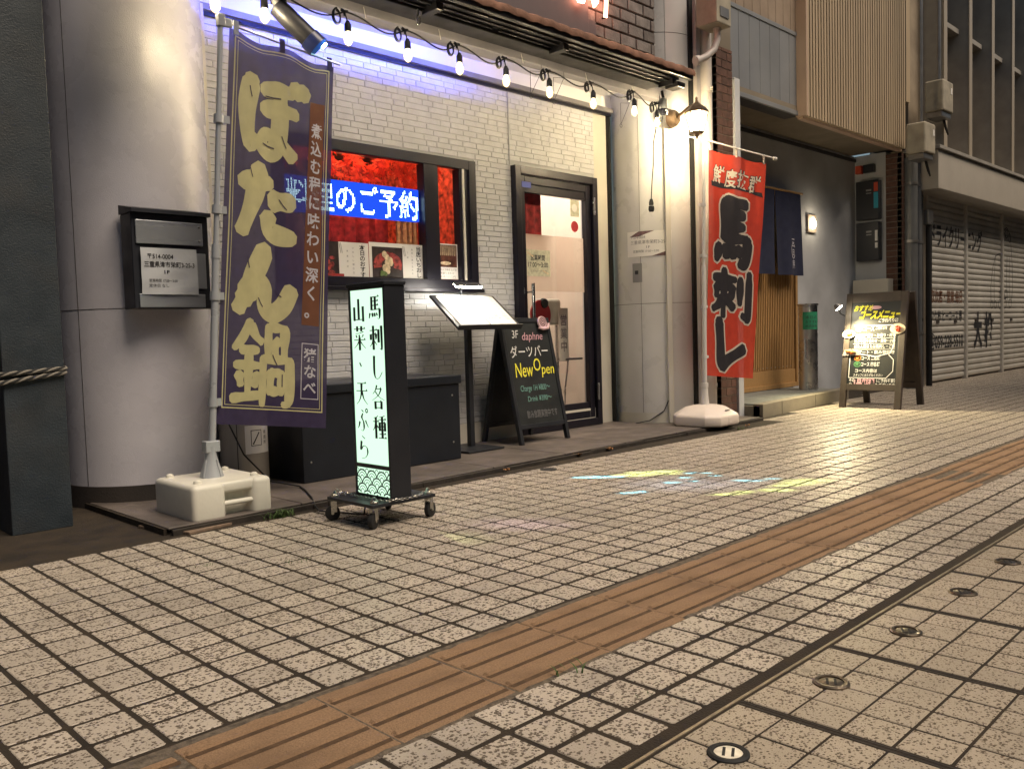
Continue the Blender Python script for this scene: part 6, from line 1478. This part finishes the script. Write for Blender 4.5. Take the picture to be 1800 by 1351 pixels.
# outline drawing of a hanging pleated cloth
f = Flat(); f.line([(2.43,.98),(2.42,1.2),(2.5,1.45),(2.62,1.62),(2.8,1.66),(2.95,1.65)], .012); f.line([(2.62,1.62),(2.56,1.3),(2.58,.98)], .010); f.line([(2.95,1.9),(3.0,2.0),(3.12,2.04),(3.25,1.98),(3.32,1.85),(3.4,1.5),(3.42,1.2),(3.36,.98)], .012)
for x in (2.85,3.0,3.15,3.28): f.line([(x,1.64),(x-.03,1.3),(x+.02,1.02)], .010)
for (x, y, r_) in ((2.47,.95,.05),(2.62,.95,.05),(2.82,.96,.06),(3.05,.97,.07),(3.3,.97,.06),(3.0,1.9,.06),(3.12,1.95,.06),(3.26,1.9,.06),(2.85,1.1,.05),(3.1,1.1,.06)): f.line([(x+r_*math.cos(R(20*i)), y+r_*math.sin(R(20*i))) for i in range(18)], .010, closed=True)
shut_text('line_drawing', f, 'paint_black')
# ribbed upper storey
for k in range(16):
    x = 9.62+k*.86
    q = MB(); q.box(x, x+.10, 2.30, 2.56, 2.68, 5.5); fn_ = build('fin', q, 'fin', lq, bevel=.004)
    q = MB(); q.box(x-.003, x+.103, 2.285, 2.2995, 2.68, 5.5); build('fin_edge', q, 'fin_edge', fn_)
    q = MB(); q.box(x+.30, x+.345, 2.44, 2.56, 2.68, 5.5); build('rib', q, 'fin', lq)
    q = MB(); q.box(x+.101, x+.859, 2.40, 2.555, 4.19, 4.25); build('window_sill', q, 'fin', lq, bevel=.004)
    q = MB(); q.box(x+.12, x+.84, 2.545, 2.555, 4.26, 5.5); build('pane', q, 'dark_glass', lq)
# pipes and boxes in the gap
pp = thing('pipe_bundle', 'bundle of grey drain pipes and a pale post between tavern and laundry', 'pipes', (9.5,2.3,0))
mat('pipe_grey', (.16,.165,.17), .45, metal=.3, var=.15, vscale=4)
for (x, y, r_, m_, z0, z1) in ((9.02,2.43,.066,'pipe_grey',0,2.55),(9.20,2.42,.036,'pipe_grey',0,2.55),(9.28,2.42,.026,'tin',0,2.5)):
    q = MB(); q.tube([(x,y,z0),(x,y,z1)], r_, 16); p0 = build('pipe', q, m_, pp, smooth=True)
    for z_ in (.6,1.62,2.25): q = MB(); q.tube([(x,y,z_),(x,y,z_+.03)], r_+.006, 16); build('collar', q, 'tin', p0, smooth=True)
q = MB(); q.box(9.36,9.41,2.44,2.49,.0,2.6); build('pale_post', q, 'fascia', pp, bevel=.003)
q = MB(); q.box(9.34,9.50,2.36,2.438,1.84,2.0); build('small_box', q, 'tin', pp, bevel=.006)
q = MB(); q.tube([(9.47,2.40,1.84),(9.46,2.40,1.0),(9.47,2.40,.0)], .034, 10); build('pipe', q, 'rubber', pp, smooth=True)
dgap = build('gap_wall', MB().box(8.96,9.62,2.60,2.9,2.70,5.5), 'panel_dark', tv)
q = MB(); q.box(9.13,9.24,2.52,2.597,3.2,5.5); build('gap_strip', q, 'slat_tan', dgap)
for (x, y, z_, w, h_, lab) in ((8.63,2.14,2.52,.30,.32,'lower grey cable box hooded against the slat screen'),(9.22,2.16,3.05,.32,.34,'upper grey cable box in front of the ribbed wall')):
    t = thing('cable_box', lab, 'cable box', (x,y,z_), 'grey cable boxes between the buildings')
    q = MB(); q.box(x,x+w,y,y+.2,z_,z_+h_); c_ = build('case', q, 'old_cream', t, bevel=.02, seg=3)
    q = MB(); q.box(x+.02,x+w-.02,y+.02,y+.19,z_-.06,z_+.001); build('skirt', q, 'tin', t, bevel=.008)
    q = MB(); q.box(x+w*.72,x+w*.84,y-.004,y-.0005,z_+h_*.6,z_+h_*.8); build('label_plate', q, 'paper', c_)
    q = MB(); q.tube([(x+w/2,y+.1,z_+h_),(x+w/2,y+.1,5.4)], .02, 10); build('riser', q, 'tin', t, smooth=True)
    for k in range(3): q = MB(); q.tube([(x+w*.7+.02*k,y+.08,z_-.05),(x+w+.03*k,y+.08,z_-.16-.02*k),(x+w+.06,y+.12,z_-.05),(x+w+.03,y+.2,z_+.08)], .009, 7); build('cable', q, 'rubber', t, smooth=True)

# ---- added roof slab, unseen overhead: it keeps the far pavement dim
mat('shade_roof_sheet', (.25,.24,.22), .7)
ar = build('added_shade_roof', MB().box(8.3, 40, -7.0, -1.1, 5.6, 5.7), 'shade_roof_sheet'); tag(ar, kind='structure')
# ---- dark terrace on the other side of the road, behind the camera
mat('terrace', (.05,.045,.042), .9)
ot = MB(); ot.box(-60, 80, -16, -13, -.03, 11); ot.box(-60, -40, -13, 20, -.03, 11); ot.box(60, 80, -13, 2, -.03, 11)
tag(build('terrace_across_road', ot, 'terrace'), kind='structure')
bpy.data.scenes.remove(TS)
